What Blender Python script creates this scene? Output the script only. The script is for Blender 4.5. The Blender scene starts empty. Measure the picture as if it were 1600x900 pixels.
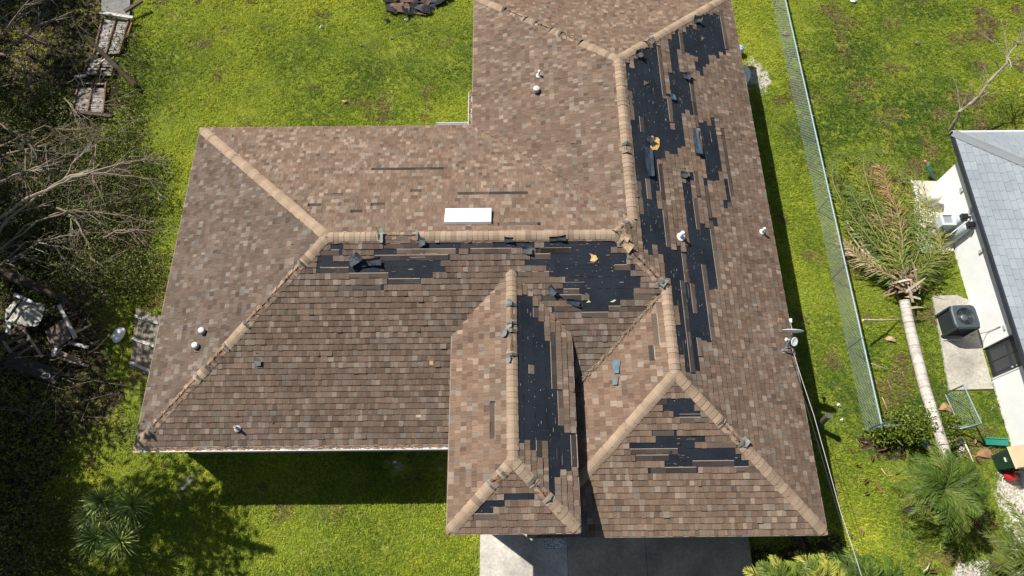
import bpy, math, random
import numpy as np
from mathutils import Vector, Matrix
random.seed(7); rng = np.random.default_rng(7)
V = Vector
# ------------------------------------------------------------------ camera, sky, sun, exposure
EZ = 2.4                                   # eave height
F, PITCH, YAW, ROLL = 1072.3163, 1.16260, -0.0038, -0.0060
CAM = V((-2.6717, -8.2108, 17.5774 + EZ))
_c, _s = math.cos(YAW), math.sin(YAW); _cp, _sp = math.cos(PITCH), math.sin(PITCH)
_f = V((0, _cp, -_sp)); _u = V((0, _sp, _cp)); _r = V((1, 0, 0))
_R = Matrix.Rotation(YAW, 3, 'Z')
_f, _u, _r = _R @ _f, _R @ _u, _R @ _r
_cr, _sr = math.cos(ROLL), math.sin(ROLL)
RT = _r * _cr + _u * _sr
UP = -_r * _sr + _u * _cr
FW = _f
sc = bpy.context.scene
cd = bpy.data.cameras.new('camera'); cam = bpy.data.objects.new('camera', cd)
sc.collection.objects.link(cam); sc.camera = cam
cd.sensor_width = 36; cd.lens = F / 1600 * 36; cd.clip_end = 2000; cd.clip_start = .1
M = Matrix((RT, UP, -FW)).transposed().to_4x4(); M.translation = CAM
cam.matrix_world = M
SUN = V((-0.62, 0.45, 1)).normalized()     # towards the sun
w = bpy.data.worlds.new('World'); sc.world = w; w.use_nodes = True
nt = w.node_tree; bg = nt.nodes['Background']
sky = nt.nodes.new('ShaderNodeTexSky'); sky.sky_type = 'NISHITA'; sky.sun_disc = False
sky.sun_elevation = math.asin(SUN.z); sky.sun_rotation = math.atan2(SUN.x, SUN.y)
nt.links.new(sky.outputs[0], bg.inputs[0]); bg.inputs[1].default_value = 0.05
sl = bpy.data.lights.new('sun', 'SUN'); sl.energy = 4.75; sl.angle = math.radians(.5); sl.color = (1, .95, .87)
so = bpy.data.objects.new('sun', sl); sc.collection.objects.link(so)
so.rotation_euler = SUN.to_track_quat('Z', 'Y').to_euler()
sc.view_settings.view_transform = 'Standard'; sc.view_settings.look = 'None'
sc.view_settings.exposure = 0.38; sc.view_settings.gamma = 1
sc.cycles.max_bounces = 6

def at(u, w_, z=0.0):
    """pixel of the 1600x900 photograph -> point at height z"""
    d = FW + RT * ((u - 800) / F) - UP * ((w_ - 450) / F)
    return CAM + d * ((z - CAM.z) / d.z)
def onx(u, w_, x):
    d = FW + RT * ((u - 800) / F) - UP * ((w_ - 450) / F)
    return CAM + d * ((x - CAM.x) / d.x)
def on_plane(u, w_, n, c):
    d = FW + RT * ((u - 800) / F) - UP * ((w_ - 450) / F)
    return CAM + d * ((c - n.dot(CAM)) / n.dot(d))
def proj(P):
    d = P - CAM; k = F / d.dot(FW)
    return 800 + d.dot(RT) * k, 450 - d.dot(UP) * k

# ------------------------------------------------------------------ helpers
C = sc.collection
def link(o, parent=None):
    C.objects.link(o)
    if parent is not None: o.parent = parent
    return o
def tag(o, label=None, cat=None, group=None, kind=None):
    if label: o['label'] = label
    if cat: o['category'] = cat
    if group: o['group'] = group
    if kind: o['kind'] = kind
    return o
def thing(name, label, cat, loc=(0, 0, 0), group=None):
    o = bpy.data.objects.new(name, None); C.objects.link(o); o.location = loc
    o.empty_display_size = .2
    return tag(o, label, cat, group)
class MB:
    def __init__(s): s.v = []; s.f = []; s.c = []
    def face(s, pts, col=(1, 1, 1)):
        n = len(s.v); s.v += [tuple(p) for p in pts]; s.f.append(tuple(range(n, n + len(pts)))); s.c.append(col)
    def mesh(s, vs, fs, col=(1, 1, 1)):
        n = len(s.v); s.v += [tuple(p) for p in vs]
        for f in fs: s.f.append(tuple(i + n for i in f)); s.c.append(col)
    def box(s, a, b, col=(1, 1, 1), m=None):
        vs = [V((x, y, z)) for z in (a[2], b[2]) for y in (a[1], b[1]) for x in (a[0], b[0])]
        if m is not None: vs = [m @ p for p in vs]
        s.mesh(vs, [(0, 2, 3, 1), (4, 5, 7, 6), (0, 1, 5, 4), (2, 6, 7, 3), (0, 4, 6, 2), (1, 3, 7, 5)], col)
    def beam(s, a, b, wd, h, col=(1, 1, 1), up=V((0, 0, 1))):
        a, b = V(a), V(b); d = (b - a).normalized(); sd = d.cross(up)
        if sd.length < 1e-3: sd = V((1, 0, 0))
        sd.normalize(); u2 = sd.cross(d).normalized()
        vs = [p + sd * x * wd / 2 + u2 * y * h / 2 for p in (a, b) for x, y in ((-1, -1), (1, -1), (1, 1), (-1, 1))]
        s.mesh(vs, [(3, 2, 1, 0), (4, 5, 6, 7), (0, 1, 5, 4), (1, 2, 6, 5), (2, 3, 7, 6), (3, 0, 4, 7)], col)
    def tube(s, pts, rad, n=5, col=(1, 1, 1), cap=True):
        pts = [V(p) for p in pts]
        if not hasattr(rad, '__len__'): rad = [rad] * len(pts)
        vs = []; ref = V((.13, .31, .94)).normalized()
        for i, p in enumerate(pts):
            d = (pts[min(i + 1, len(pts) - 1)] - pts[max(i - 1, 0)])
            d = d.normalized() if d.length > 1e-6 else V((0, 0, 1))
            a = d.cross(ref)
            if a.length < .05: a = d.cross(V((1, 0, 0)))
            a.normalize(); b = d.cross(a)
            for k in range(n):
                t = 2 * math.pi * k / n
                vs.append(p + (a * math.cos(t) + b * math.sin(t)) * rad[i])
        fs = []
        for i in range(len(pts) - 1):
            for k in range(n):
                fs.append((i * n + k, i * n + (k + 1) % n, (i + 1) * n + (k + 1) % n, (i + 1) * n + k))
        if cap: fs += [tuple(range(n))[::-1], tuple(range((len(pts) - 1) * n, len(pts) * n))]
        s.mesh(vs, fs, col)
    def build(s, name, mat, parent=None, smooth=False):
        me = bpy.data.meshes.new(name); me.from_pydata(s.v, [], s.f); me.materials.append(mat)
        at_ = me.attributes.new('tint', 'FLOAT_COLOR', 'FACE')
        a = np.ones((len(s.f), 4), np.float32); a[:, :3] = np.array(s.c, np.float32).reshape(-1, 3)
        at_.data.foreach_set('color', a.ravel())
        if smooth: me.polygons.foreach_set('use_smooth', [True] * len(me.polygons))
        me.update()
        o = link(bpy.data.objects.new(name, me), parent)
        if parent is not None and parent.type == 'EMPTY' and parent.location.length > 0:
            me.transform(Matrix.Translation(-parent.location))
        elif parent is not None and parent.type == 'MESH' and parent.parent is not None:
            me.transform(Matrix.Translation(-parent.parent.location))
        return o
def np_mesh(name, verts, faces, cols, mat, parent=None):
    me = bpy.data.meshes.new(name); k = faces.shape[1]
    me.vertices.add(len(verts)); me.vertices.foreach_set('co', verts.astype(np.float32).ravel())
    me.loops.add(faces.size); me.loops.foreach_set('vertex_index', faces.astype(np.int32).ravel())
    me.polygons.add(len(faces)); me.polygons.foreach_set('loop_start', np.arange(0, faces.size, k, dtype=np.int32))
    me.polygons.foreach_set('loop_total', np.full(len(faces), k, np.int32))
    a = np.ones((len(faces), 4), np.float32); a[:, :3] = cols
    me.update(calc_edges=True)
    me.attributes.new('tint', 'FLOAT_COLOR', 'FACE').data.foreach_set('color', a.ravel())
    me.materials.append(mat)
    o = link(bpy.data.objects.new(name, me), parent)
    if parent is not None and parent.location.length > 0: me.transform(Matrix.Translation(-parent.location))
    return o
def srgb(r, g, b, k=1.0):
    return tuple(k * ((x / 255 / 12.92) if x <= 10 else ((x / 255 + .055) / 1.055) ** 2.4) for x in (r, g, b))
def inpoly(x, y, poly):
    x = np.asarray(x, float); y = np.asarray(y, float); r = np.zeros(x.shape, bool); n = len(poly)
    for i in range(n):
        x0, y0 = poly[i][:2]; x1, y1 = poly[(i + 1) % n][:2]
        if y0 == y1: continue
        r ^= ((y0 > y) != (y1 > y)) & (x < (x1 - x0) * (y - y0) / (y1 - y0) + x0)
    return r
def pxpoly(pts, z=0.0): return [tuple(at(u, v, z))[:2] for u, v in pts]
_G = rng.random((8, 64, 64))
def vnoise(x, y, s, k=0):
    x = np.asarray(x) / s + 1000; y = np.asarray(y) / s + 1000
    xi = np.floor(x).astype(int); yi = np.floor(y).astype(int); fx = x - xi; fy = y - yi
    fx = fx * fx * (3 - 2 * fx); fy = fy * fy * (3 - 2 * fy); g = _G[k]
    a = g[xi % 64, yi % 64]; b = g[(xi + 1) % 64, yi % 64]; c = g[xi % 64, (yi + 1) % 64]; d = g[(xi + 1) % 64, (yi + 1) % 64]
    return (a * (1 - fx) + b * fx) * (1 - fy) + (c * (1 - fx) + d * fx) * fy

# ------------------------------------------------------------------ materials
def mat(name, col=(1, 1, 1), rough=.85, metal=0, n1=(8, .25), n2=(60, .2), bump=.3, bscale=60, bdist=.01, spec=.3, trans=0, tint=True):
    m = bpy.data.materials.new(name); m.use_nodes = True; t = m.node_tree; N = t.nodes; L = t.links
    p = N['Principled BSDF']; p.inputs['Roughness'].default_value = rough; p.inputs['Metallic'].default_value = metal
    p.inputs['Specular IOR Level'].default_value = spec
    tc = N.new('ShaderNodeTexCoord')
    def noise(s, det=3):
        n = N.new('ShaderNodeTexNoise'); n.inputs['Scale'].default_value = s; n.inputs['Detail'].default_value = det
        L.new(tc.outputs['Object'], n.inputs['Vector']); return n.outputs['Fac']
    def mul(a, b):
        x = N.new('ShaderNodeMix'); x.data_type = 'RGBA'; x.blend_type = 'MULTIPLY'; x.inputs[0].default_value = 1
        for i, q in ((6, a), (7, b)):
            if isinstance(q, tuple): x.inputs[i].default_value = (*q, 1)
            else: L.new(q, x.inputs[i])
        return x.outputs[2]
    def ramp(fac, amp):
        r = N.new('ShaderNodeMapRange'); r.inputs[1].default_value = .25; r.inputs[2].default_value = .75
        r.inputs[3].default_value = 1 - amp; r.inputs[4].default_value = 1 + amp; L.new(fac, r.inputs[0]); return r.outputs[0]
    c = tuple(col)
    if tint:
        a = N.new('ShaderNodeAttribute'); a.attribute_name = 'tint'; c = mul(a.outputs['Color'], c)
    if n1: c = mul(c, ramp(noise(n1[0]), n1[1]))
    if n2: c = mul(c, ramp(noise(n2[0]), n2[1]))
    if isinstance(c, tuple): p.inputs['Base Color'].default_value = (*c, 1)
    else: L.new(c, p.inputs['Base Color'])
    if bump:
        b = N.new('ShaderNodeBump'); b.inputs['Strength'].default_value = bump; b.inputs['Distance'].default_value = bdist
        L.new(noise(bscale, 4), b.inputs['Height']); L.new(b.outputs[0], p.inputs['Normal'])
    if trans:
        p2 = N.new('ShaderNodeBsdfTranslucent'); L.new(c, p2.inputs[0]) if not isinstance(c, tuple) else None
        ms = N.new('ShaderNodeMixShader'); ms.inputs[0].default_value = trans
        L.new(p.outputs[0], ms.inputs[1]); L.new(p2.outputs[0], ms.inputs[2])
        L.new(ms.outputs[0], N['Material Output'].inputs['Surface'])
    return m
M_sh = mat('shingle', rough=.95, n1=(1.6, .16), n2=(70, .35), bump=.5, bscale=180, bdist=.004, spec=.15)
M_cap = mat('cap', rough=.95, n1=(3, .12), n2=(110, .2), bump=.4, bscale=160, bdist=.004, spec=.15)
M_felt = mat('felt', (.017, .022, .032), rough=.62, n1=(1.5, .35), n2=(25, .2), bump=.35, bscale=5, bdist=.02, spec=.25)
M_fleck = mat('fleck', rough=.8, bump=0)
M_wall = mat('stucco', (.62, .58, .5), n1=(2, .06), n2=(90, .06), bump=.3, bscale=90)
M_white = mat('white_paint', (.88, .88, .88), rough=.7, n1=(3, .05), n2=None, bump=.15, bscale=70, bdist=.003)
M_trim = mat('trim', rough=.6, n1=(5, .08), n2=None, bump=0)
M_metal = mat('galvanised', (.55, .6, .63), rough=.45, metal=.45, n1=(12, .15), n2=None, bump=0)
M_wire = mat('wire', (.9, .95, .94), rough=.5, metal=.2, n1=None, n2=None, bump=0, spec=.5)
M_conc = mat('concrete', rough=.9, n1=(1.1, .32), n2=(14, .2), bump=.4, bscale=60)
M_wood = mat('wood', rough=.9, n1=(6, .25), n2=(45, .25), bump=.5, bscale=40)
M_leaf = mat('leaf', rough=.55, n1=None, n2=None, bump=0, spec=.35, trans=.25)
M_grassb = mat('grass_blade', rough=.7, n1=None, n2=None, bump=0, spec=.2, trans=.25)
M_bark = mat('bark', rough=.9, n1=(4, .25), n2=(40, .3), bump=.6, bscale=35)
M_ac = mat('ac_paint', rough=.45, n1=None, n2=None, bump=0, spec=.5)
M_plas = mat('plastic', rough=.4, n1=(6, .05), n2=None, bump=0, spec=.5)
M_nroof = mat('grey_shingle', rough=.9, n1=(1.5, .1), n2=(110, .15), bump=.4, bscale=150, bdist=.004)

# ground material
def ground_mat():
    m = bpy.data.materials.new('lawn_ground'); m.use_nodes = True; t = m.node_tree; N = t.nodes; L = t.links
    p = N['Principled BSDF']; p.inputs['Roughness'].default_value = .95; p.inputs['Specular IOR Level'].default_value = .1
    tc = N.new('ShaderNodeTexCoord')
    def noise(s, det=4, ds=0):
        n = N.new('ShaderNodeTexNoise'); n.inputs['Scale'].default_value = s; n.inputs['Detail'].default_value = det
        n.inputs['Distortion'].default_value = ds
        L.new(tc.outputs['Object'], n.inputs['Vector']); return n.outputs['Fac']
    def ramp(f, stops):
        r = N.new('ShaderNodeValToRGB'); e = r.color_ramp.elements
        e[0].position, e[0].color = stops[0][0], (*stops[0][1], 1); e[1].position, e[1].color = stops[-1][0], (*stops[-1][1], 1)
        for q in stops[1:-1]:
            x = e.new(q[0]); x.color = (*q[1], 1)
        L.new(f, r.inputs[0]); return r.outputs[0]
    def mix(f, a, b, bt='MIX'):
        x = N.new('ShaderNodeMix'); x.data_type = 'RGBA'; x.blend_type = bt
        if isinstance(f, float): x.inputs[0].default_value = f
        else: L.new(f, x.inputs[0])
        L.new(a, x.inputs[6]); L.new(b, x.inputs[7]); return x.outputs[2]
    g1 = ramp(noise(.9, 5, .4), [(.3, (.07, .13, .012)), (.5, (.19, .24, .026)), (.68, (.3, .34, .04))])
    g2 = ramp(noise(14, 5), [(.3, (.05, .07, .01)), (.55, (.18, .2, .025)), (.75, (.28, .26, .07))])
    g = mix(.5, g1, g2)
    s1 = ramp(noise(5, 6, .5), [(.3, (.018, .014, .008)), (.5, (.05, .037, .023)), (.7, (.12, .09, .06))])
    a = N.new('ShaderNodeAttribute'); a.attribute_name = 'soil'
    ad = N.new('ShaderNodeMath'); ad.operation = 'ADD'; L.new(a.outputs['Fac'], ad.inputs[0])
    sb = N.new('ShaderNodeMath'); sb.operation = 'MULTIPLY_ADD'; L.new(noise(3, 6), sb.inputs[0]); sb.inputs[1].default_value = 1.2; sb.inputs[2].default_value = -.6
    L.new(sb.outputs[0], ad.inputs[1])
    st = N.new('ShaderNodeMapRange'); st.inputs[1].default_value = .4; st.inputs[2].default_value = .6; L.new(ad.outputs[0], st.inputs[0])
    c = mix(st.outputs[0], g, s1)
    b = N.new('ShaderNodeAttribute'); b.attribute_name = 'sand'
    ad2 = N.new('ShaderNodeMath'); ad2.operation = 'ADD'; L.new(b.outputs['Fac'], ad2.inputs[0]); L.new(sb.outputs[0], ad2.inputs[1])
    st2 = N.new('ShaderNodeMapRange'); st2.inputs[1].default_value = .4; st2.inputs[2].default_value = .7; L.new(ad2.outputs[0], st2.inputs[0])
    sd = ramp(noise(22, 5), [(.3, (.2, .18, .15)), (.5, (.45, .42, .37)), (.7, (.66, .63, .58))])
    c = mix(st2.outputs[0], c, sd)
    L.new(c, p.inputs['Base Color'])
    bp = N.new('ShaderNodeBump'); bp.inputs['Strength'].default_value = .8; bp.inputs['Distance'].default_value = .05
    L.new(noise(16, 6), bp.inputs['Height']); L.new(bp.outputs[0], p.inputs['Normal'])
    return m

SOIL = [pxpoly(q) for q in (
    [(-300, -60), (190, -60), (170, 10), (200, 60), (185, 110), (200, 160), (165, 185), (150, 235), (205, 260), (245, 320), (215, 440), (150, 490), (170, 590), (205, 600), (180, 640), (110, 690), (60, 800), (40, 960), (-300, 960)],
    [(1330, 675), (1425, 690), (1410, 722), (1350, 712)], [(1170, 850), (1330, 835), (1345, 930), (1175, 930)],
    [(955, 905), (980, 880), (990, 910)])]
SAND = [pxpoly(q) for q in (
    [(1555, 735), (1605, 725), (1700, 760), (1700, 960), (1590, 960), (1575, 850), (1560, 800)],
    [(1165, 90), (1185, 95), (1205, 125), (1195, 150), (1172, 140)], [(268, 730), (300, 722), (318, 748), (300, 770), (272, 760)],
    [(1490, 905), (1490, 880), (1515, 868), (1545, 880), (1560, 930), (1480, 930)], [(1492, 690), (1512, 686), (1515, 712), (1496, 715)],
    [(590, 712), (640, 712), (640, 742), (600, 745)], [(672, 715), (700, 715), (700, 740), (675, 735)])]
def build_ground():
    xs = np.concatenate([[-400, -150, -70, -40], np.arange(-28, 22.01, .22), [30, 45, 80, 160, 400]])
    ys = np.concatenate([[-400, -150, -60, -30, -16], np.arange(-12, 17.01, .22), [25, 40, 80, 160, 400]])
    X, Y = np.meshgrid(xs, ys); Z = np.where((abs(X) < 26) & (abs(Y) < 16), (vnoise(X, Y, 1.7, 1) - .5) * .05, 0)
    v = np.stack([X.ravel(), Y.ravel(), Z.ravel() - .02], 1)
    nx = len(xs); i, j = np.meshgrid(np.arange(nx - 1), np.arange(len(ys) - 1)); a = (j * nx + i).ravel()
    f = np.stack([a, a + 1, a + nx + 1, a + nx], 1)
    o = np_mesh('ground', v, f, np.ones((len(f), 3)), ground_mat())
    for nm, P in (('soil', SOIL), ('sand', SAND)):
        m_ = np.zeros(len(v), np.float32)
        for i_, q in enumerate(P): m_[inpoly(v[:, 0], v[:, 1], q)] = .42 if nm == 'sand' and i_ in (2, 5, 6) else 1
        o.data.attributes.new(nm, 'FLOAT', 'POINT').data.foreach_set('value', m_)
    o['kind'] = 'structure'
    for p in o.data.polygons: p.use_smooth = True
build_ground()

# concrete: driveway, pads
def slab(name, poly, h, col, m=M_conc, z0=-.05, joints=()):
    b = MB(); n = len(poly); top = [(x, y, h) for x, y in poly]; bot = [(x, y, z0) for x, y in poly]
    b.face(top, col)
    for i in range(n): b.face([bot[i], bot[(i + 1) % n], top[(i + 1) % n], top[i]], col)
    o = b.build(name, m); o['kind'] = 'structure'; return o
DRIVE = [(-3.59, -11.5), (-3.59, -5.2), (3.78, -5.2), (3.72, -11.5)]
GAP = .012
xs_ = [-3.59, -1.21, .92, 3.76]
cells = []
for i in range(3): cells.append([(xs_[i] + GAP / 2, -11.5), (xs_[i] + GAP / 2, -5.0), (xs_[i + 1] - GAP / 2, -5.0), (xs_[i + 1] - GAP / 2, -11.5)])
b = MB()
for q, cc in zip(cells, ((.5, .47, .42), (.34, .305, .25), (.31, .28, .23))):
    b.face([(x, y, .03) for x, y in q], cc)
    for i in range(4):
        p0, p1 = q[i], q[(i + 1) % 4]; b.face([(p0[0], p0[1], -.05), (p1[0], p1[1], -.05), (p1[0], p1[1], .03), (p0[0], p0[1], .03)], cc)
dr = b.build('driveway', M_conc); dr['kind'] = 'structure'
b = MB(); b.box((-1.2, -11.5, -.05), (3.75, -5.0, .022), (.06, .06, .055)); b.build('driveway_joint', M_conc)['kind'] = 'structure'
slab('concrete_pad', pxpoly([(1456, 463), (1495, 462), (1512, 470), (1551, 608), (1482, 610), (1470, 540)]), .05, (.42, .4, .34))
slab('utility_pad', pxpoly([(1427, 283), (1481, 285), (1520, 386), (1432, 386), (1428, 330)]), .05, (.6, .56, .47))

# ------------------------------------------------------------------ grass
def in_any(x, y, P):
    r = np.zeros(np.shape(x), bool)
    for q in P: r |= inpoly(x, y, q)
    return r
def build_grass():
    n = 230000
    x = rng.uniform(-23.5, 18.5, n); y = rng.uniform(-9.5, 13.6, n)
    keep = vnoise(x, y, .5, 4) + .35 * rng.random(n) > .2
    hp = [[(-12.0, -4.65), (-12.0, 4.65), (-3.6, 4.65), (-3.6, 10.1), (4.65, 10.1), (4.65, -6.9), (-2.0, -6.9), (-2.0, -4.65)],
          DRIVE, [(11.7, 4.1), (11.7, -14), (22, -14), (22, 4.1)]]
    pads = [pxpoly(q) for q in ([(1456, 463), (1495, 462), (1512, 470), (1551, 608), (1482, 610), (1470, 540)], [(1427, 283), (1481, 285), (1520, 386), (1432, 386), (1428, 330)])]
    keep &= ~in_any(x, y, hp + pads)
    jx = x + (vnoise(x, y, .4, 2) - .5) * .9; jy = y + (vnoise(x, y, .4, 3) - .5) * .9
    so_ = in_any(jx, jy, SOIL); keep &= ~(so_ & (rng.random(n) > .22))
    keep &= ~(in_any(jx, jy, SAND) & (rng.random(n) > .12))
    bare = vnoise(x, y, 1.3, 5) * vnoise(x, y, .35, 6); keep &= ~((bare > .68) & (rng.random(n) < .3))
    x, y = x[keep], y[keep]; n = len(x)
    big = vnoise(x, y, 3.2, 0); med = vnoise(x, y, .9, 1); sm = vnoise(x, y, .28, 2)
    t = np.clip(.5 * big + .3 * med + .2 * sm + rng.normal(0, .09, n), 0, 1)
    east = np.clip((x - 6.5) / 3, 0, 1); t = np.clip((t - .5) * 1.5 + .5 - .12 * east, 0, 1)
    c0 = np.array((.08, .15, .024)); c1 = np.array((.28, .365, .034)); c2 = np.array((.53, .56, .055))
    tt = t[:, None]; col = np.where(tt < .5, c0 + (c1 - c0) * tt * 2, c1 + (c2 - c1) * (tt - .5) * 2)
    dry = (vnoise(x, y, .7, 6) + .25 * rng.random(n) + .12 * east > 1.0); col[dry] = np.array((.24, .19, .085)) * (.6 + .7 * rng.random((dry.sum(), 1)))
    K = 5; H = (.025 + .04 * sm * (.4 + rng.random(n)))
    vs = []; cs = []
    for k in range(K):
        a = rng.uniform(0, 2 * np.pi, n); L = .05 + .06 * rng.random(n); wd = .007 + .007 * rng.random(n)
        ox = rng.normal(0, .03, n); oy = rng.normal(0, .03, n)
        cx, sx = np.cos(a), np.sin(a); bx, by = x + ox, y + oy
        h = H * (.5 + rng.random(n))
        p0 = np.stack([bx - sx * wd, by + cx * wd, np.full(n, -.01)], 1); p1 = np.stack([bx + sx * wd, by - cx * wd, np.full(n, -.01)], 1)
        p2 = np.stack([bx + cx * L, by + sx * L, h], 1)
        m1 = (p0 + p2) / 2; m1[:, 2] = h * .75
        vs.append(np.stack([p0, p1, p2], 1)); cs.append(col * (.55 + .8 * rng.random((n, 1))))
    vs = np.concatenate(vs).reshape(-1, 3); cs = np.concatenate(cs)
    f = np.arange(len(vs)).reshape(-1, 3)
    o = np_mesh('grass', vs, f, cs, M_grassb); tag(o, 'bright green lawn grass growing around both houses', 'grass', kind='stuff')
build_grass()

# ------------------------------------------------------------------ the damaged house
a, P5, XW, B, LN, G, LS, PX, Q, ZP, LP = 4.9, .4137, -12.2655, 4.3611, 10.2579, 3.608, 7.1631, -2.6644, 1.5132, 1.058, 7.1329
E_ = a
yv = -(a - ZP / P5); ye = -(a - (ZP + Q * P5) / P5)
N1 = (E_ - B, a - B); NA = (E_ - B, LN - B); G1 = (E_ - G, -(a - G)); G2 = (E_ - G, -LS + G)
# name, downhill dir, eave coordinate (along downhill), eave z, plan polygon
PL = {
 'W': ((-1, 0), XW, 0, [(XW, a), (XW, -a), (XW + a, 0)]),
 'N': ((0, 1), a, 0, [(XW, a), (XW + a, 0), (0, 0), N1, (E_ - 2 * B, a)]),
 'NW': ((-1, 0), E_ - 2 * B, 0, [(E_ - 2 * B, a), N1, NA, (E_ - 2 * B, LN)]),
 'NN': ((0, 1), LN, 0, [(E_ - 2 * B, LN), NA, (E_, LN)]),
 'E': ((1, 0), E_, 0, [(E_, LN), NA, N1, (0, 0), G1, G2, (E_, -LS)]),
 'S': ((0, -1), -a, 0, [(XW, -a), (E_ - 2 * G, -a), G1, (0, 0), (XW + a, 0)]),
 'GW': ((-1, 0), E_ - 2 * G, 0, [(E_ - 2 * G, -a), (E_ - 2 * G, -LS), G2, G1]),
 'GS': ((0, -1), -LS, 0, [(E_ - 2 * G, -LS), (E_, -LS), G2]),
 'PW': ((-1, 0), PX - Q, ZP, [(PX - Q, yv), (PX - Q, -LP), (PX, -LP + Q), (PX, ye)]),
 'PE': ((1, 0), PX + Q, ZP, [(PX + Q, -LP), (PX + Q, yv), (PX, ye), (PX, -LP + Q)]),
 'PS': ((0, -1), -LP, ZP, [(PX - Q, -LP), (PX + Q, -LP), (PX, -LP + Q)]),
}
class Slope:
    def __init__(s, k):
        (dx, dy), e, z, poly = PL[k]; s.d = V((dx, dy, 0)); s.e = e * (1 if (dx + dy) > 0 else -1); s.z = z + EZ; s.k = k
        s.t = V((-dy, dx, 0)); s.poly3 = [s.p3(x, y) for x, y in poly]
        s.poly = [s.us(V((x, y, 0))) for x, y in poly]
        s.n = (V((0, 0, 1)) + s.d * P5).normalized(); s.K = math.sqrt(1 + P5 * P5)
    def us(s, p): return (p.dot(s.t), s.e - p.dot(s.d))
    def p3(s, x, y): p = V((x, y, 0)); return V((x, y, s.z + (s.e - p.dot(s.d)) * P5))
    def pt(s, u, sv, off=0):
        p = s.t * u + s.d * (s.e - sv); p.z = s.z + sv * P5; return p + s.n * off
    def px(s, u, v):
        p = s.d * s.e + V((0, 0, s.z)); return s.us(on_plane(u, v, s.n, s.n.dot(p)))
    def iv(s, sv):
        xs = []; n = len(s.poly)
        for i in range(n):
            (u0, s0), (u1, s1) = s.poly[i], s.poly[(i + 1) % n]
            if (s0 > sv) != (s1 > sv): xs.append(u0 + (u1 - u0) * (sv - s0) / (s1 - s0))
        return (min(xs), max(xs)) if len(xs) >= 2 else None
SL = {k: Slope(k) for k in PL}
MISS = {
 'E': [[(977,110),(984,99),(996,88),(1015,74),(1026,73),(1033,125),(1035,150),(1042,152),(1047,194),(1064,186),(1066,200),(1069,224),(1052,234),(1033,253),(1027,256),(1033,311),(1027,312),(1029,336),(1038,342),(1040,385),(1049,390),(1049,395),(1031,392),(1028,382),(1012,393),(1001,393),(997,342),(993,284),(985,200)],
   [(1041,63),(1058,53),(1063,88),(1059,88),(1062,121),(1076,123),(1082,181),(1067,183),(1056,188),(1051,152),(1046,108)],
   [(1067,48),(1084,37),(1104,28),(1109,20),(1124,19),(1131,77),(1116,90),(1098,110),(1088,110),(1087,90),(1073,83)],
   [(1068,273),(1081,273),(1084,311),(1095,360),(1107,355),(1113,391),(1113,400),(1075,400),(1073,378),(1069,331),(1071,324),(1067,289)],
   [(1095,188),(1113,185),(1118,200),(1129,264),(1124,271),(1113,282),(1102,289),(1099,256),(1096,247)],
   [(1131,267),(1138,300),(1149,307),(1149,312),(1142,319),(1133,324),(1132,289)],
   [(1109,342),(1118,342),(1120,391),(1112,391)], [(1102,289),(1107,289),(1112,345),(1106,345)],
   [(1031,390),(1113,390),(1121,452),(1113,454),(1115,532),(1093,528),(1087,528),(1093,568),(1078,583),(1069,570),(1061,545),(1058,490),(1049,454),(1036,428)]],
 'S': [[(594,379),(712,379),(707,395),(695,409),(686,422),(677,431),(481,431),(490,417),(506,385),(531,385),(531,393),(521,402),(512,410),(560,408),(583,404),(584,393)],
   [(712,379),(830,379),(822,391),(712,389)], [(841,378),(950,377),(960,393),(841,393)],
   [(822,397),(971,395),(985,411),(983,425),(992,434),(999,442),(995,449),(995,460),(979,467),(976,475),(951,476),(950,488),(909,489),(909,463),(871,461),(869,447),(877,447),(876,435),(858,435),(858,421),(834,418),(824,412)]],
 'PE': [[(806,465),(821,474),(830,479),(830,497),(847,499),(848,518),(856,519),(859,600),(868,608),(871,667),(881,669),(901,680),(903,728),(887,731),(884,741),(871,749),(864,763),(860,757),(857,693),(844,685),(836,715),(828,717),(825,701),(808,699)]],
 'PS': [[(785,768),(833,768),(833,776),(785,776)], [(753,779),(801,777),(799,784),(792,787),(791,795),(780,796),(780,807),(743,807),(745,795)]],
 'GS': [[(1036,620),(1076,618),(1093,633),(1096,644),(1107,651),(1061,653),(1061,644),(1042,643),(1042,624)],
   [(1024,678),(1091,677),(1093,684),(1104,687),(1102,696),(1153,696),(1156,707),(1169,713),(1176,729),(1147,731),(1147,722),(1082,722),(1081,732),(1017,732),(1042,724),(1049,716),(1060,713),(1059,702),(987,702),(1007,689),(1024,687)]],
}
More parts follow.
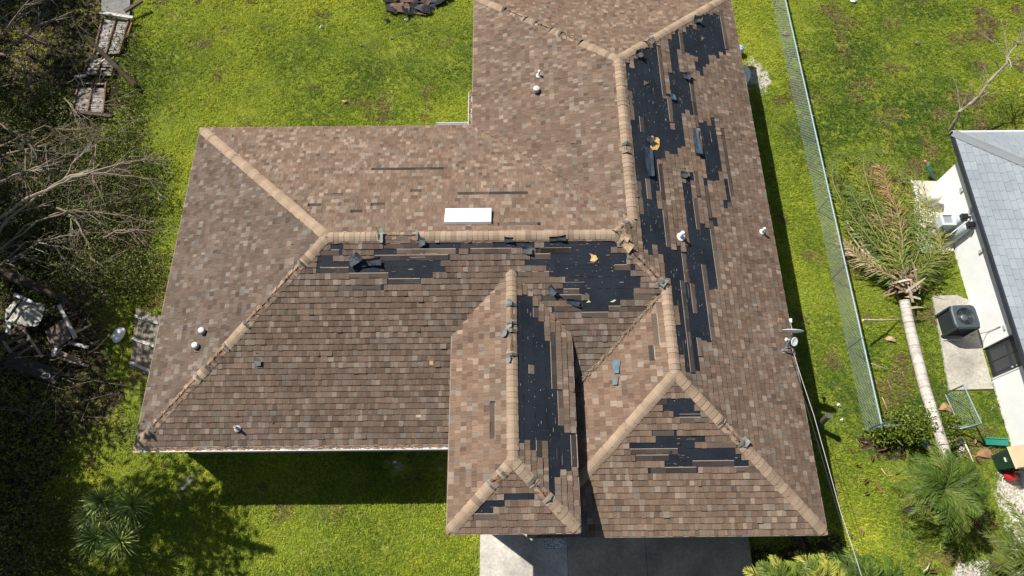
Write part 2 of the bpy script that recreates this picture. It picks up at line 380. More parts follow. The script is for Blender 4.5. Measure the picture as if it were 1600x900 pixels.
HL = {
 'E': [(1070,397,1075,442),(1102,414,1113,532),(1121,392,1127,454),(1068,439,1076,581),(1081,443,1089,490),(1093,528,1098,557),(1013,280,1018,312),(1033,255,1037,311),(1032,311,1038,342),(1043,342,1049,387),(1088,267,1093,307),(1088,311,1096,360),(1000,284,1004,335),(1127,200,1133,264),(1142,267,1145,307),(1031,74,1038,150),(1066,52,1069,86),(987,143,991,188),(1048,152,1053,192),(1004,183,1008,208),(1131,19,1136,77),(1082,123,1089,181),(1088,160,1092,199),(1108,345,1113,390),(1101,290,1106,340)],
 'S': [(600,383,660,383),(625,403,700,403),(500,392,530,392),(500,420,545,420),(735,389,800,389),(830,402,860,402),(880,455,905,455),(960,418,985,418),(620,389,712,389),(585,399,625,399),(545,427,607,427),(607,436,656,436),(528,445,595,445),(841,388,892,388),(848,469,909,469),(866,486,909,486),(909,494,951,494),(951,483,1015,483),(990,465,1032,465),(809,425,858,425),(720,386,770,386),(845,388,890,388)],
 'PE': [(862,519,865,608),(875,611,876,665),(896,680,897,728),(841,688,842,716),(835,481,836,496),(828,570,829,584)],
 'PS': [(740,812,780,812)],
 'GS': [(1061,659,1109,659),(1022,630,1042,630),(984,708,1059,708),(1082,727,1147,727),(1017,738,1088,738),(1147,736,1190,736),(1104,690,1150,690),(994,720,1045,720),(1020,681,1053,681)],
 'N': [(583,266,692,266),(505,303,535,303),(485,319,503,319),(582,319,601,319),(643,297,657,297),(715,305,765,305),(766,302,825,302),(550,333,565,333),(780,352,840,352)],
 'GW': [(1025,490,1029,540),(1021,540,1024,562)], 'PW': [(772,630,773,687)],
}
EXP = .1504
PAL = [((.275, .2, .155), 6), ((.245, .175, .135), 6), ((.31, .225, .175), 5), ((.215, .155, .122), 3), ((.43, .345, .285), 1.3), ((.36, .30, .255), 2.0), ((.265, .225, .195), 2), ((.17, .122, .1), .8), ((.30, .21, .155), .6)]
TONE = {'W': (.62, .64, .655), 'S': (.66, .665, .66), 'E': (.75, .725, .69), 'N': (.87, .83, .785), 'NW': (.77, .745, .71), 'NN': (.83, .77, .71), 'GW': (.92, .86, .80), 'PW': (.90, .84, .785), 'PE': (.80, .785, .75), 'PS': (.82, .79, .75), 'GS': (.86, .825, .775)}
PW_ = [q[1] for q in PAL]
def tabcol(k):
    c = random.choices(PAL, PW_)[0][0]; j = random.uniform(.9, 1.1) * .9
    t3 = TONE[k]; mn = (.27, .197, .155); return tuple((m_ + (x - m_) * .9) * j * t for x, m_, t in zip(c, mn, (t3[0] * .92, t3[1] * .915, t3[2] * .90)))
house = thing('house', 'brown shingle roofed house with storm torn black patches across its hips', 'house', (0, 0, 0))
deck = MB(); sh = MB(); strips = []; fl = MB(); fass = []
NIGHT = (.012, .014, .018)
for k, S in SL.items():
    deck.face(S.poly3)
    lo = [p - V((0, 0, .14)) for p in S.poly3]; deck.face(lo[::-1], (6, 5, 4))
    fas = MB(); fass.append(fas)
    # fascia board and drip edge along the eave
    ev = [(u, s_) for u, s_ in S.poly if abs(s_) < 1e-6]
    u0, u1 = min(e[0] for e in ev), max(e[0] for e in ev)
    A_, B_ = S.pt(u0, 0), S.pt(u1, 0); d3 = S.d
    fas.face([A_ - V((0, 0, .16)) + d3 * .004, B_ - V((0, 0, .16)) + d3 * .004, B_ + d3 * .004, A_ + d3 * .004], (.2, .15, .11))
    fas.beam(A_ + d3 * .012 - V((0, 0, .006)), B_ + d3 * .012 - V((0, 0, .006)), .03, .012, (.3, .25, .2))
    # shingles
    smax = max(q[1] for q in S.poly); lv = sorted({round(q[1], 5) for q in S.poly})
    miss = [[S.px(*q) for q in poly] for poly in MISS.get(k, [])]
    hl = {}
    for x0, y0, x1, y1 in HL.get(k, []):
        p0, p1 = S.px(x0, y0), S.px(x1, y1); r_ = int((p0[1] + p1[1]) / 2 * S.K / EXP)
        hl.setdefault(r_, []).append((min(p0[0], p1[0]), max(p0[0], p1[0])))
    de = EXP / S.K; nr = int(smax / de) + 1
    ulo = min(q[0] for q in S.poly); uhi = max(q[0] for q in S.poly)
    for r_ in range(nr):
        rs0, rs1 = r_ * de, min((r_ + 1) * de, smax)
        cuts = [rs0] + [x for x in lv if rs0 + 1e-4 < x < rs1 - 1e-4] + [rs1]
        cuts = [(x, y) for x, y in zip(cuts, cuts[1:])]
        ivs = []
        for c0, c1 in cuts:
            i0, i1 = S.iv(c0 + 1e-5), S.iv(c1 - 1e-5)
            ivs.append((c0, c1, i0, i1) if i0 and i1 else None)
        jit = random.uniform(-.36, .36); rowlift = random.uniform(-.001, .003)
        u = ulo - random.uniform(0, .3); mid = (rs0 + rs1) / 2
        tabs = []
        while u < uhi:
            wd = random.choice((.08, .1, .11, .125, .14, .16)) * random.uniform(.93, 1.07)
            um = u + wd / 2
            st = 0
            if any(x0 - .02 < um < x1 + .02 for x0, x1 in hl.get(r_, [])): st = 2
            elif any(bool(inpoly(um + jit * .6, mid, q)) for q in miss): st = 1
            if st == 0: tabs.append((u, u + wd, random.random()))
            u += wd
        for (t0, t1, rn) in tabs:
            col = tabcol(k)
            lift = .017 + rowlift + (.008 if rn < .45 else 0) + (random.uniform(.01, .03) if rn > .985 else 0)
            for q in ivs:
                if not q: continue
                c0, c1, i0, i1 = q
                b0, b1 = max(t0, i0[0]), min(t1, i0[1]); p0, p1 = max(t0, i1[0]), min(t1, i1[1])
                if b1 - b0 < .004 and p1 - p0 < .004: continue
                if b1 < b0: b0 = b1 = (b0 + b1) / 2
                if p1 < p0: p0 = p1 = min(max((p0 + p1) / 2, min(b0, b1)), max(b0, b1))
                o0 = lift + (.003 - lift) * (c0 - rs0) / de; o1 = lift + (.003 - lift) * (c1 - rs0) / de
                dn = random.uniform(-.006, .004) if c0 == rs0 else 0
                v0, v1, v2, v3 = S.pt(b0 + .0015, c0 - dn, o0), S.pt(b1 - .0015, c0 - dn, o0), S.pt(p1 - .0015, c1, o1), S.pt(p0 + .0015, c1, o1)
                if dn == dn:
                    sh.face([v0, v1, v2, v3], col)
                if c0 == rs0:
                    w0, w1 = S.pt(b0, c0 - dn, .001), S.pt(b1, c0 - dn, .001)
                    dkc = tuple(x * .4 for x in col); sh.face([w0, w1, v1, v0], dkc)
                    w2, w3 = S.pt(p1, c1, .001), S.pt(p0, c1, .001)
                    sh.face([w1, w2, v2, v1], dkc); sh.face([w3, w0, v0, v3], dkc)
        for x0, x1 in hl.get(r_, []):
            i0 = S.iv(min(mid, smax - 1e-4))
            if not i0: continue
            x0, x1 = max(x0, i0[0] + .05), min(x1, i0[1] - .05)
            if x1 <= x0: continue
            strip = MB(); strips.append(strip)
            cc = random.choice([(.10, .08, .066), (.085, .066, .055), (.13, .1, .078), (.055, .05, .046)])
            n_ = max(1, int((x1 - x0) / .35)); 
            e_ = [x0 + (x1 - x0) * i / n_ for i in range(n_ + 1)]
            for m0, m1 in zip(e_, e_[1:]):
                kk = random.uniform(.8, 1.25); c2 = tuple(q * kk for q in cc)
                pts = [S.pt(m0, rs0 + .002, .008), S.pt(m1, rs0 + .002, .008), S.pt(m1, rs1 - .003, .005), S.pt(m0, rs1 - .003, .005)]
                strip.face(pts, c2)
            strip.face([S.pt(x0, rs0 + .002, .001), S.pt(x1, rs0 + .002, .001), S.pt(x1, rs0 + .002, .008), S.pt(x0, rs0 + .002, .008)], cc)
            for i in range(n_):
                strip.face([S.pt(e_[i], rs0 + .004, .0085), S.pt(e_[i] + .26, rs0 + .004, .0085), S.pt(e_[i] + .26, rs0 + .03, .0085), S.pt(e_[i], rs0 + .03, .0085)], (.045, .04, .038)) if e_[i] + .26 < x1 and random.random() < .5 else None
            ln = (.42, .32, .24)
            strip.face([S.pt(x0, rs1 - .013, .009), S.pt(x1, rs1 - .013, .009), S.pt(x1, rs1 + .003, .009), S.pt(x0, rs1 + .003, .009)], ln)
    # flecks (nails, torn scraps) on the bare felt, lap seams
    for q in miss:
        us_ = [p[0] for p in q]; ss_ = [p[1] for p in q]; area = (max(us_) - min(us_)) * (max(ss_) - min(ss_))
        for i in range(int(area * 24)):
            r_ = random.uniform(min(ss_), max(ss_)); r_ = (round(r_ / de * 2) / 2) * de + random.gauss(0, .012); u = random.uniform(min(us_), max(us_))
            if not bool(inpoly(u, r_, q)): continue
            l_ = random.choice((.008, .01, .012, .02, .035, .05)) ; h_ = random.uniform(.004, .008)
            if random.random() < .035: l_ = random.uniform(.1, .3); h_ = .006
            if not bool(inpoly(u + l_, r_, q)) or not bool(inpoly(u - l_, r_, q)): continue
            br = random.uniform(.1, .42); cc = (br, br * .9, br * .78)
            fl.face([S.pt(u - l_, r_ - h_, .009), S.pt(u + l_, r_ - h_, .009), S.pt(u + l_, r_ + h_, .011), S.pt(u - l_, r_ + h_, .011)], cc)
        rr = int(min(ss_) / de)
        while rr * de < max(ss_):
            s0 = rr * de; uu = min(us_)
            while uu < max(us_):
                if random.random() < .75 and bool(inpoly(uu, s0, q)) and bool(inpoly(uu + .12, s0, q)):
                    br = random.choice((.03, .05, .012, .012))
                    fl.face([S.pt(uu, s0 - .003, .007), S.pt(uu + .12, s0 - .003, .007), S.pt(uu + .12, s0 + .004, .0075), S.pt(uu, s0 + .004, .0075)], (br, br, br * 1.1))
                uu += .12
            rr += random.choice((1, 2, 2, 3))
roof = deck.build('roof', M_felt, house)
tag(roof, 'hipped roof deck under black felt showing where shingles blew off')
o = sh.build('shingles', M_sh, roof); tag(o, 'weathered brown blended shingles')
o['kind'] = 'stuff'
for q in strips: q.build('torn_shingle_strip', M_sh, roof)
fl.build('nail_scraps', M_fleck, roof)['kind'] = 'stuff'
for q in fass: q.build('fascia', M_trim, roof)
# ridge and hip caps
def z_at(x, y, k): return SL[k].p3(x, y)
CAPS = [  # start xy, end xy, slopes, gaps in pixels
 ((XW + a, 0), (0, 0), 'N', 'S', [((594, 368), (651, 368))]),
 ((XW + a, 0), (XW, a), 'W', 'N', []),
 ((XW + a, 0), (XW, -a), 'W', 'S', [((468, 412), (384, 503)), ((352, 542), (326, 574)), ((309, 592), (236, 668))]),
 ((0, 0), N1, 'N', 'E', [((965, 366), (980, 354))]),
 (NA, N1, 'NW', 'E', [((978, 228), (979, 236))]),
 (NA, (E_, LN), 'NN', 'E', [((1008, 64), (1016, 60))]),
 (NA, (E_ - 2 * B, LN), 'NN', 'NW', [((905, 66), (878, 52)), ((860, 44), (838, 34)), ((820, 28), (790, 14))]),
 ((0, 0), G1, 'S', 'E', [((972, 380), (1029, 440))]),
 (G1, G2, 'GW', 'E', []),
 (G2, (E_ - 2 * G, -LS), 'GW', 'GS', []),
 (G2, (E_, -LS), 'E', 'GS', [((1130, 658), (1158, 690))]),
 ((PX, ye), (PX, -LP + Q), 'PW', 'PE', [((799, 478), (799, 503)), ((799, 520), (799, 552))]),
 ((PX, -LP + Q), (PX - Q, -LP), 'PW', 'PS', [((781, 738), (766, 754))]),
 ((PX, -LP + Q), (PX + Q, -LP), 'PE', 'PS', [((834, 752), (858, 776))]),
]
def tpx(A_, B_, q):
    best = min(range(201), key=lambda i: (lambda p: (p[0] - q[0]) ** 2 + (p[1] - q[1]) ** 2)(proj(A_.lerp(B_, i / 200))))
    return best / 200
M_curl = mat('curled', rough=.6, n1=(6, .25), n2=None, bump=.3, bscale=20, spec=.3)
for (p0, p1, ka, kb, gaps) in CAPS:
    A_, B_ = SL[ka].p3(*p0), SL[ka].p3(*p1); L = (B_ - A_).length; d = (B_ - A_).normalized()
    na, nb = SL[ka].n, SL[kb].n
    def side(n, other):
        s_ = n.cross(d).normalized()
        if s_.dot(other.d if False else V((0, 0, 1))) > 0: s_ = -s_
        return s_
    def sidev(S):
        s_ = S.n.cross(d).normalized()
        return s_ if s_.dot(V((0, 0, 1))) <= 0 else -s_
    wa, wb = sidev(SL[ka]), sidev(SL[kb])
    if wa.dot(wb) > .5: wb = -wb
    up = (na + nb).normalized()
    gt = [tuple(sorted((tpx(A_, B_, g0), tpx(A_, B_, g1)))) for g0, g1 in gaps]
    cap = MB(); n = max(2, int(L / .135)); base = (.35, .26, .185)
    for i in range(n):
        t0, t1 = i / n, (i + 1) / n + .25 / n; tm = (i + .5) / n
        if any(g0 < tm < g1 for g0, g1 in gt):
            if cap.v: cap.build('ridge_cap', M_cap, roof); cap = MB()
            continue
        P0, P1 = A_.lerp(B_, t0), A_.lerp(B_, min(t1, 1.0))
        # lower end (towards B) sits proud
        rows = []; jw = random.uniform(-.006, .006); j2 = random.uniform(-.003, .008)
        for P_, h in ((P0, .003), (P1, .010 + j2)):
            wv = .14 + jw
            rows.append([P_ + wa * wv + na * (.012 + h), P_ + wa * .085 + na * (.024 + h), P_ + wa * .03 + up * (.03 + h), P_ + wb * .03 + up * (.03 + h), P_ + wb * .085 + nb * (.024 + h), P_ + wb * wv + nb * (.012 + h)])
        k_ = random.uniform(.84, 1.1); cc = tuple(q * k_ for q in base)
        if random.random() < .06: cc = tuple(q * .72 for q in cc)
        if p1[0] in (XW, E_, E_ - 2 * B, E_ - 2 * G, PX - Q, PX + Q) and p1[1] not in (N1[1], G1[1]):
            for r_ in rows:
                for v_ in r_:
                    for ax in (0, 1):
                        if d[ax] > .05: v_[ax] = min(v_[ax], B_[ax] + .02)
                        elif d[ax] < -.05: v_[ax] = max(v_[ax], B_[ax] - .02)
        for j in range(5): cap.face([rows[0][j], rows[0][j + 1], rows[1][j + 1], rows[1][j]], cc)
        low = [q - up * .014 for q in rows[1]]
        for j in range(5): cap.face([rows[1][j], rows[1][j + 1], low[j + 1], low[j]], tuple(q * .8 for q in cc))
        for j in (0, 5): cap.face([rows[0][j], rows[1][j], rows[1][j] - up * .02, rows[0][j] - up * .02], cc)
    if cap.v: cap.build('ridge_cap', M_cap, roof)
    for g0, g1 in gt:                       # bare ridge: raw shingle edges with a dark slit, curled end pieces
        gapm = MB(); P0, P1 = A_.lerp(B_, g0), A_.lerp(B_, g1); nn = max(2, int((P1 - P0).length / .1))
        for i in range(nn):
            q0, q1 = P0.lerp(P1, i / nn), P0.lerp(P1, (i + 1) / nn)
            for wv, nm in ((wa, na), (wb, nb)):
                cc = random.choice([(.3, .2, .135), (.24, .165, .12), (.34, .25, .18), (.16, .115, .09)]); e0 = random.uniform(.09, .14); e1 = e0 + random.uniform(-.02, .02); i0 = random.uniform(.008, .03)
                gapm.face([q0 + wv * i0 + nm * .022, q1 + wv * i0 + nm * .022, q1 + wv * e1 + nm * .018, q0 + wv * e0 + nm * .018], cc)
            gapm.face([q0 + wa * .03 + na * .012, q1 + wa * .03 + na * .012, q1 + wb * .03 + nb * .012, q0 + wb * .03 + nb * .012], (.02, .017, .015))
        for P_, s_ in ((P0, 1), (P1, -1)):
            dd = -d * s_ * random.uniform(.3, .8); k9 = random.uniform(.5, 1.05)
            gapm.mesh([P_ + wa * .13 + na * .03, P_ + up * .07, P_ + wb * .13 + nb * .03, P_ + wa * .12 + na * .05 + dd * .1, P_ + up * .1 + dd * .12, P_ + wb * .12 + nb * .05 + dd * .1], [(0, 1, 4, 3), (1, 2, 5, 4)], (.2 * k9, .2 * k9, .18 * k9))
        gapm.build('torn_ridge', M_sh, roof)
# curled black flaps and scraps
def flapq(k, u, v, du, dv, h, col, curl=.05):
    m = MB()
    S = SL[k]; c0 = S.px(u, v); c1 = S.px(u + du, v + dv)
    d = V((c1[0] - c0[0], c1[1] - c0[1])); L = d.length; d = d / L; pr = V((-d[1], d[0]))
    n = 5; rows = []
    for i in range(n + 1):
        t = i / n; r_ = []
        for j in range(4):
            q = (j / 3 - .5) * h * (1 + .25 * math.sin(3 * t + u))
            x, y = c0[0] + d[0] * L * t + pr[0] * q, c0[1] + d[1] * L * t + pr[1] * q
            r_.append(S.pt(x, y, .024 + curl * (t ** 2) + .02 * math.sin(5 * t + j + u) ** 2 + (.04 * curl / .05 if j == 3 else 0)))
        rows.append(r_)
    for i in range(n):
        for j in range(3): m.face([rows[i][j], rows[i + 1][j], rows[i + 1][j + 1], rows[i][j + 1]], col)
    m.build('curled_flap', M_curl, roof, True)
dk = (.03, .036, .045); bl = (.045, .065, .085)
for q in [('S', 552, 398, 8, 14, .3, dk, .1), ('S', 556, 412, 40, -4, .22, dk, .06), ('S', 655, 378, 10, 0, .2, (.09, .11, .12), .07), ('S', 788, 375, 14, 0, .14, dk, .06),
          ('S', 858, 374, 26, -2, .13, dk, .05), ('S', 816, 391, 15, 0, .16, (.09, .1, .11), .06), ('S', 858, 447, 10, 12, .16, (.03, .05, .075), .1), ('S', 885, 470, 20, 4, .12, (.03, .04, .055), .06),
          ('E', 1085, 202, 4, 40, .2, bl, .05), ('E', 1012, 232, 3, 45, .18, (.03, .045, .065), .04), ('E', 1010, 216, 8, 8, .2, dk, .06), ('E', 1067, 118, 9, 5, .22, (.04, .045, .055), .09),
          ('E', 992, 86, 8, 2, .2, dk, .12), ('E', 1083, 32, 9, 3, .22, dk, .12), ('E', 1049, 148, 2, 10, .12, (.04, .09, .14), .04), ('E', 1062, 273, 10, 3, .15, (.06, .065, .07), .06),
          ('GW', 963, 564, 1, 20, .17, (.09, .15, .2), .02), ('GW', 962, 588, 0, 14, .12, (.14, .15, .15), .02), ('PW', 786, 520, 8, 2, .18, (.2, .22, .22), .06), ('PW', 792, 562, 8, 0, .16, (.2, .22, .22), .06), ('PW', 793, 507, 9, 0, .2, (.25, .24, .2), .05),
          ('PW', 793, 474, 9, 0, .16, (.18, .2, .2), .05), ('S', 300, 0, 0, 0, 0, dk, 0)]:
    if q[5] > 0: flapq(*q)
for q in [('S', 398, 566, 11, 0, .2, (.13, .15, .14), .04), ('E', 1028, 438, 10, 8, .24, (.2, .22, .21), .04), ('E', 1157, 688, 9, 8, .2, (.22, .23, .22), .05), ('S', 590, 368, 9, 0, .28, (.26, .28, .25), .05), ('S', 970, 368, 12, 6, .22, (.4, .3, .19), .06), ('S', 972, 378, 14, 12, .2, (.38, .28, .18), .05)]:
    flapq(*q)
for i in range(9):
    k = random.choice(['N', 'W', 'S', 'E', 'NW', 'GS', 'PW', 'GW']); S = SL[k]
    sv = random.uniform(.3, max(q[1] for q in S.poly) * .8); i_ = S.iv(sv); u = random.uniform(i_[0] + .2, i_[1] - .2)
    cc = random.choice([(.07, .065, .06), (.1, .09, .08), (.5, .36, .22), (.3, .3, .28)]); s1 = random.uniform(.03, .08); s2 = random.uniform(.02, .06)
    flap = MB(); flap.face([S.pt(u, sv, .024), S.pt(u + s1, sv - .01, .026), S.pt(u + s1 * 1.1, sv + s2, .04), S.pt(u + .01, sv + s2, .025)], cc); flap.build('torn_chip', M_sh, roof)
# bare plywood patches
def patch(k, cx, cy, pts, col):
    ply = MB()
    S = SL[k]; q = [S.px(cx + x, cy + y) for x, y in pts]; q = [S.pt(u, s_, .016) for u, s_ in q]
    ply.face(q, col); lo = [p - S.n * .012 for p in q]
    for i in range(len(q)): ply.face([lo[i], lo[(i + 1) % len(q)], q[(i + 1) % len(q)], q[i]], col)
    ply.build('bare_plywood', M_wood, roof)
patch('E', 1022, 225, [(-7, -10), (-3, -13), (0, -9), (5, -10), (8, -7), (8, 4), (4, 10), (-1, 9), (-3, 12), (-6, 4), (-4, -4)], (.72, .42, .16))
patch('S', 927, 404, [(-5, -8), (-1, -6), (4, -5), (7, 1), (2, 5), (-5, 4), (-3, -2)], (.68, .48, .2))
patch('S', 919, 471, [(-3, 2), (1, -2), (4, 1)], (.6, .62, .3)); patch('S', 958, 470, [(-5, 2), (2, -2), (5, -1), (0, 2)], (.6, .62, .3))
patch('E', 1010, 130, [(-4, -4), (4, 0), (-4, 4)], (.13, .1, .09)); patch('E', 1098, 60, [(-2, -4), (0, -1), (3, 0), (0, 2), (-2, 4)], (.16, .13, .11))
patch('E', 1218, 500, [(-3, -3), (3, -3), (3, 4), (-3, 4)], (.42, .25, .15)); patch('S', 674, 566, [(-3, -4), (3, -4), (3, 4), (-3, 4)], (.55, .38, .2)); patch('S', 654, 650, [(-4, -2), (4, -2), (4, 2), (-4, 2)], (.55, .45, .3))
# valley leaf litter and twig debris in the valleys
lit = MB()
va, vb = SL['S'].p3(*G1), SL['S'].p3(E_ - 2 * G, -a)
for i in range(170):
    t = random.uniform(.05, .88); sp = .012 + .15 * max(0, t - .5) ** 1.0
    p = va.lerp(vb, t) + V((random.gauss(0, sp), random.gauss(0, sp), 0)); p.z += .035 + abs(random.gauss(0, sp * .4)) + abs(p.x - p.y) * .02
    an = random.gauss(-2.35, .6); L = random.uniform(.06, .22); an = random.gauss(-2.35, .25) if random.random() < .75 else an; dd = V((math.cos(an), math.sin(an), -.3)) * L
    cc = random.choice([(.34, .24, .15), (.2, .15, .11), (.4, .31, .21), (.12, .1, .08)]); s_ = V((-dd.y, dd.x, 0)).normalized() * .004
    lit.face([p - s_, p + s_, p + dd + s_, p + dd - s_], cc)
lit.build('valley_litter', M_wood, roof)['kind'] = 'stuff'
# vents and pipes
def lathe(m, c, prof, n=16, col=(1, 1, 1), axis=V((0, 0, 1))):
    R = axis.to_track_quat('Z', 'Y').to_matrix(); vs = []
    for r_, z in prof:
        for k in range(n):
            t = 2 * math.pi * k / n; vs.append(c + R @ V((math.cos(t) * r_, math.sin(t) * r_, z)))
    fs = [(i * n + k, i * n + (k + 1) % n, (i + 1) * n + (k + 1) % n, (i + 1) * n + k) for i in range(len(prof) - 1) for k in range(n)]
    fs += [tuple(range((len(prof) - 1) * n, len(prof) * n))]
    m.mesh(vs, fs, col)
def rp(k, u, v): S = SL[k]; return S.pt(*S.px(u, v))
for k, u, v, r_, h in (('W', 318, 519, .085, .13), ('W', 308, 542, .085, .13), ('NW', 838, 144, .1, .15)):
    m = MB(); p = rp(k, u, v); lathe(m, p, [(r_ * .55, -.03), (r_ * .55, h * .5), (r_, h * .5), (r_, h + .02), (r_ * .9, h + .045), (r_ * .3, h + .06)], 18, (.58, .58, .57)); m.build('vent_cap', M_plas, roof)
for k, u, v, r_, h, cc in (('S', 372, 670, .035, .24, (.5, .5, .5)), ('NW', 842, 119, .035, .25, (.8, .8, .8)), ('E', 1063, 371, .05, .3, (.75, .76, .78)), ('E', 1190, 363, .035, .26, (.8, .8, .8))):
    m = MB(); p = rp(k, u, v); lathe(m, p, [(r_ * 2.6, .025), (r_ * 2.2, .05), (r_ * 1.2, .06), (r_, .08), (r_, h), (r_ * .75, h), (r_ * .72, h - .1)], 16, cc); m.build('vent_pipe', M_plas, roof, True)
S = SL['N']; m = MB(); q = [S.px(*p) for p in ((697, 351), (768, 351), (767, 331), (696, 331))]
u0, u1 = min(p[0] for p in q), max(p[0] for p in q); s0, s1 = min(p[1] for p in q), max(p[1] for p in q)
lo = [S.pt(u0, s0, .02), S.pt(u1, s0, .02), S.pt(u1, s1, .02), S.pt(u0, s1, .02)]
hi = [S.pt(u0 + .01, s0 + .02, .13), S.pt(u1 - .01, s0 + .02, .13), S.pt(u1 - .01, s1 - .01, .10), S.pt(u0 + .01, s1 - .01, .10)]
m.mesh(lo + hi, [(4, 5, 6, 7), (0, 1, 5, 4), (1, 2, 6, 5), (2, 3, 7, 6), (3, 0, 4, 7)], (1.05, 1.05, 1.05)); o = m.build('roof_vent', M_white, roof); tag(o, 'long white box vent below the main ridge')
# gutters
def gutter(A_, B_, out, rusty=True, litter=True):
    m = MB(); d = (B_ - A_).normalized(); w_ = .12
    prof = [(0, 0), (.0, -.1), (.09, -.1), (w_, -.02), (w_, .0), (w_ - .016, .0), (w_ - .02, -.02), (.085, -.09), (.006, -.09), (.006, 0)]
    ends = [[P_ + out * x + V((0, 0, z)) for x, z in prof] for P_ in (A_, B_)]
    n = len(prof)
    m.mesh(ends[0] + ends[1], [(i, (i + 1) % n, n + (i + 1) % n, n + i) for i in range(n)] + [tuple(range(n)), tuple(range(n, 2 * n))[::-1]], (.85, .83, .8))
    g = m.build('gutter', M_white, roof)
    if litter:
        l_ = MB(); L = (B_ - A_).length
        for i in range(int(L * 90)):
            p = A_ + d * random.uniform(0, L) + out * random.uniform(.01, .1) + V((0, 0, random.uniform(-.04, .005)))
            an = random.gauss(0, .5); q = d * math.cos(an) * random.uniform(.03, .12) + out * math.sin(an) * .03; s_ = out * .006
            l_.face([p - s_, p + s_, p + q + s_, p + q - s_], random.choice([(.36, .2, .1), (.28, .15, .08), (.45, .3, .2), (.15, .1, .07)]))
        l_.build('leaf_litter', M_wood, g)['kind'] = 'stuff'
gutter(V((XW - .03, -a - .02, EZ - .01)), V((PX - Q + .02, -a - .02, EZ - .01)), V((0, -1, 0)))
gutter(V((E_ - 2 * B - 1.15, a + .02, EZ)), V((E_ - 2 * B - .14, a + .02, EZ)), V((0, 1, 0)), litter=False)
gutter(V((E_ - 2 * B - .02, a + .02, EZ)), V((E_ - 2 * B - .02, a + 1.3, EZ)), V((-1, 0, 0)))
# walls (mostly under the eaves)
def wallrun(pts, z1, z0=-.05, t=.15, col=(1, 1, 1), parent=house):
    m = MB()
    for (x0, y0), (x1, y1) in zip(pts, pts[1:]):
        d = V((x1 - x0, y1 - y0, 0)).normalized(); n_ = V((d.y, -d.x, 0)) * t
        A_, B_ = V((x0, y0, 0)), V((x1, y1, 0))
        vs = [A_, B_, B_ - n_, A_ - n_]; lo = [p + V((0, 0, z0)) for p in vs]; hi = [p + V((0, 0, z1)) for p in vs]
        m.mesh(lo + hi, [(0, 1, 5, 4), (1, 2, 6, 5), (2, 3, 7, 6), (3, 0, 4, 7), (4, 5, 6, 7)], col)
    return m.build('wall', M_wall, parent)
o_ = .24
wallrun([(XW + o_, a - o_), (XW + o_, -a + o_), (PX - Q + .2, -a + o_), (PX + Q - .2, -a + o_ + .002), (E_ - 2 * G + o_, -a + o_), (E_ - 2 * G + o_, -LS + o_ + .2), (E_ - o_, -LS + o_ + .2), (E_ - o_, LN - o_), (E_ - 2 * B + o_, LN - o_), (E_ - 2 * B + o_, a - o_), (XW + o_, a - o_)], EZ - .06)
wallrun([(PX - Q + .24, yv + .8), (PX - Q + .24, -a + .1)], EZ + ZP - .06, EZ - .3)
wallrun([(PX + Q - .24, -a + .1), (PX + Q - .24, yv + .8)], EZ + ZP - .06, EZ - .3)
m = MB(); m.box((PX - Q + .24, -LP + .72, EZ + .55), (PX + Q - .24, -LP + 1.0, EZ + ZP - .1)); m.box((PX - Q + .24, -LP + 1.0, EZ + .55), (PX - Q + .5, -a, EZ + ZP - .1)); m.box((PX + Q - .5, -LP + 1.0, EZ + .55), (PX + Q - .24, -a, EZ + ZP - .1)); m.build('porch_beam', M_wall, house)
for x in (-3.95, PX + Q - .24 - .37):
    m = MB(); m.box((x, -6.45, -.02), (x + .37, -6.08, EZ + .55)); m.box((x - .04, -6.49, .03), (x + .41, -6.04, .25)); m.build('porch_column', M_wall, house)
m = MB(); m.box((-.9, -LS + o_ + .13, .03), (3.6, -LS + o_ + .17, 2.1), (.8, .78, .74))
for i in range(1, 4): m.box((-.9, -LS + o_ + .115, .03 + i * .52), (3.6, -LS + o_ + .13, .05 + i * .52), (.6, .58, .55))
m.build('garage_door', M_white, house)
m = MB(); m.box((-3.1, -a + .2, .03), (-2.2, -a + .235, 2.08), (.25, .1, .07)); m.box((-3.0, -a + .185, 1.2), (-2.3, -a + .2, 1.95), (.3, .12, .08)); fd = m.build('front_door', M_trim, house)
for x0, x1 in ((-10.8, -9.4), (-7.6, -5.9)):
    m = MB(); m.box((x0, -a + .2, .9), (x1, -a + .24, 2.0), (.75, .75, .75)); wn = m.build('window', M_white, house)
    m = MB(); m.box((x0 + .06, -a + .185, .96), (x1 - .06, -a + .2, 1.94), (.02, .025, .03)); m.build('pane', M_ac, wn)
m = MB(); m.box((E_ - o_, -2.2, .9), (E_ - o_ + .03, -1.0, 2.0), (.75, .75, .75)); wn = m.build('window', M_white, house)
# white storage tank and small item east of the house
def grp_thing(name, label, cat, p, group=None): return thing(name, label, cat, tuple(p), group)
p = at(1147, 138, 0); tk = grp_thing('gas_tank', 'white rounded tank beside the east wall of the damaged house', 'tank', p)
m = MB(); lathe(m, p, [(.25, 0), (.33, .06), (.36, .2), (.36, .72), (.33, .85), (.2, .93), (.06, .96), (.06, 1.02)], 26, (.85, .87, .88)); m.build('tank_body', M_plas, tk, True)
m = MB(); lathe(m, p + V((0, 0, .97)), [(.07, 0), (.07, .05), (.03, .07)], 12, (.5, .5, .5)); m.build('valve', M_metal, tk)
p = at(1153, 84, 0); m = MB(); lathe(m, p, [(.12, 0), (.14, .05), (.14, .32), (.1, .36), (.04, .37)], 18, (.45, .55, .65)); m.tube([p + V((-.1, 0, .3)), p + V((0, 0, .48)), p + V((.1, 0, .3))], .01, 5, (.3, .3, .3))
o = m.build('bucket', M_plas, None, True); tag(o, 'pale blue bucket tucked by the east eave north of the white tank', 'bucket')

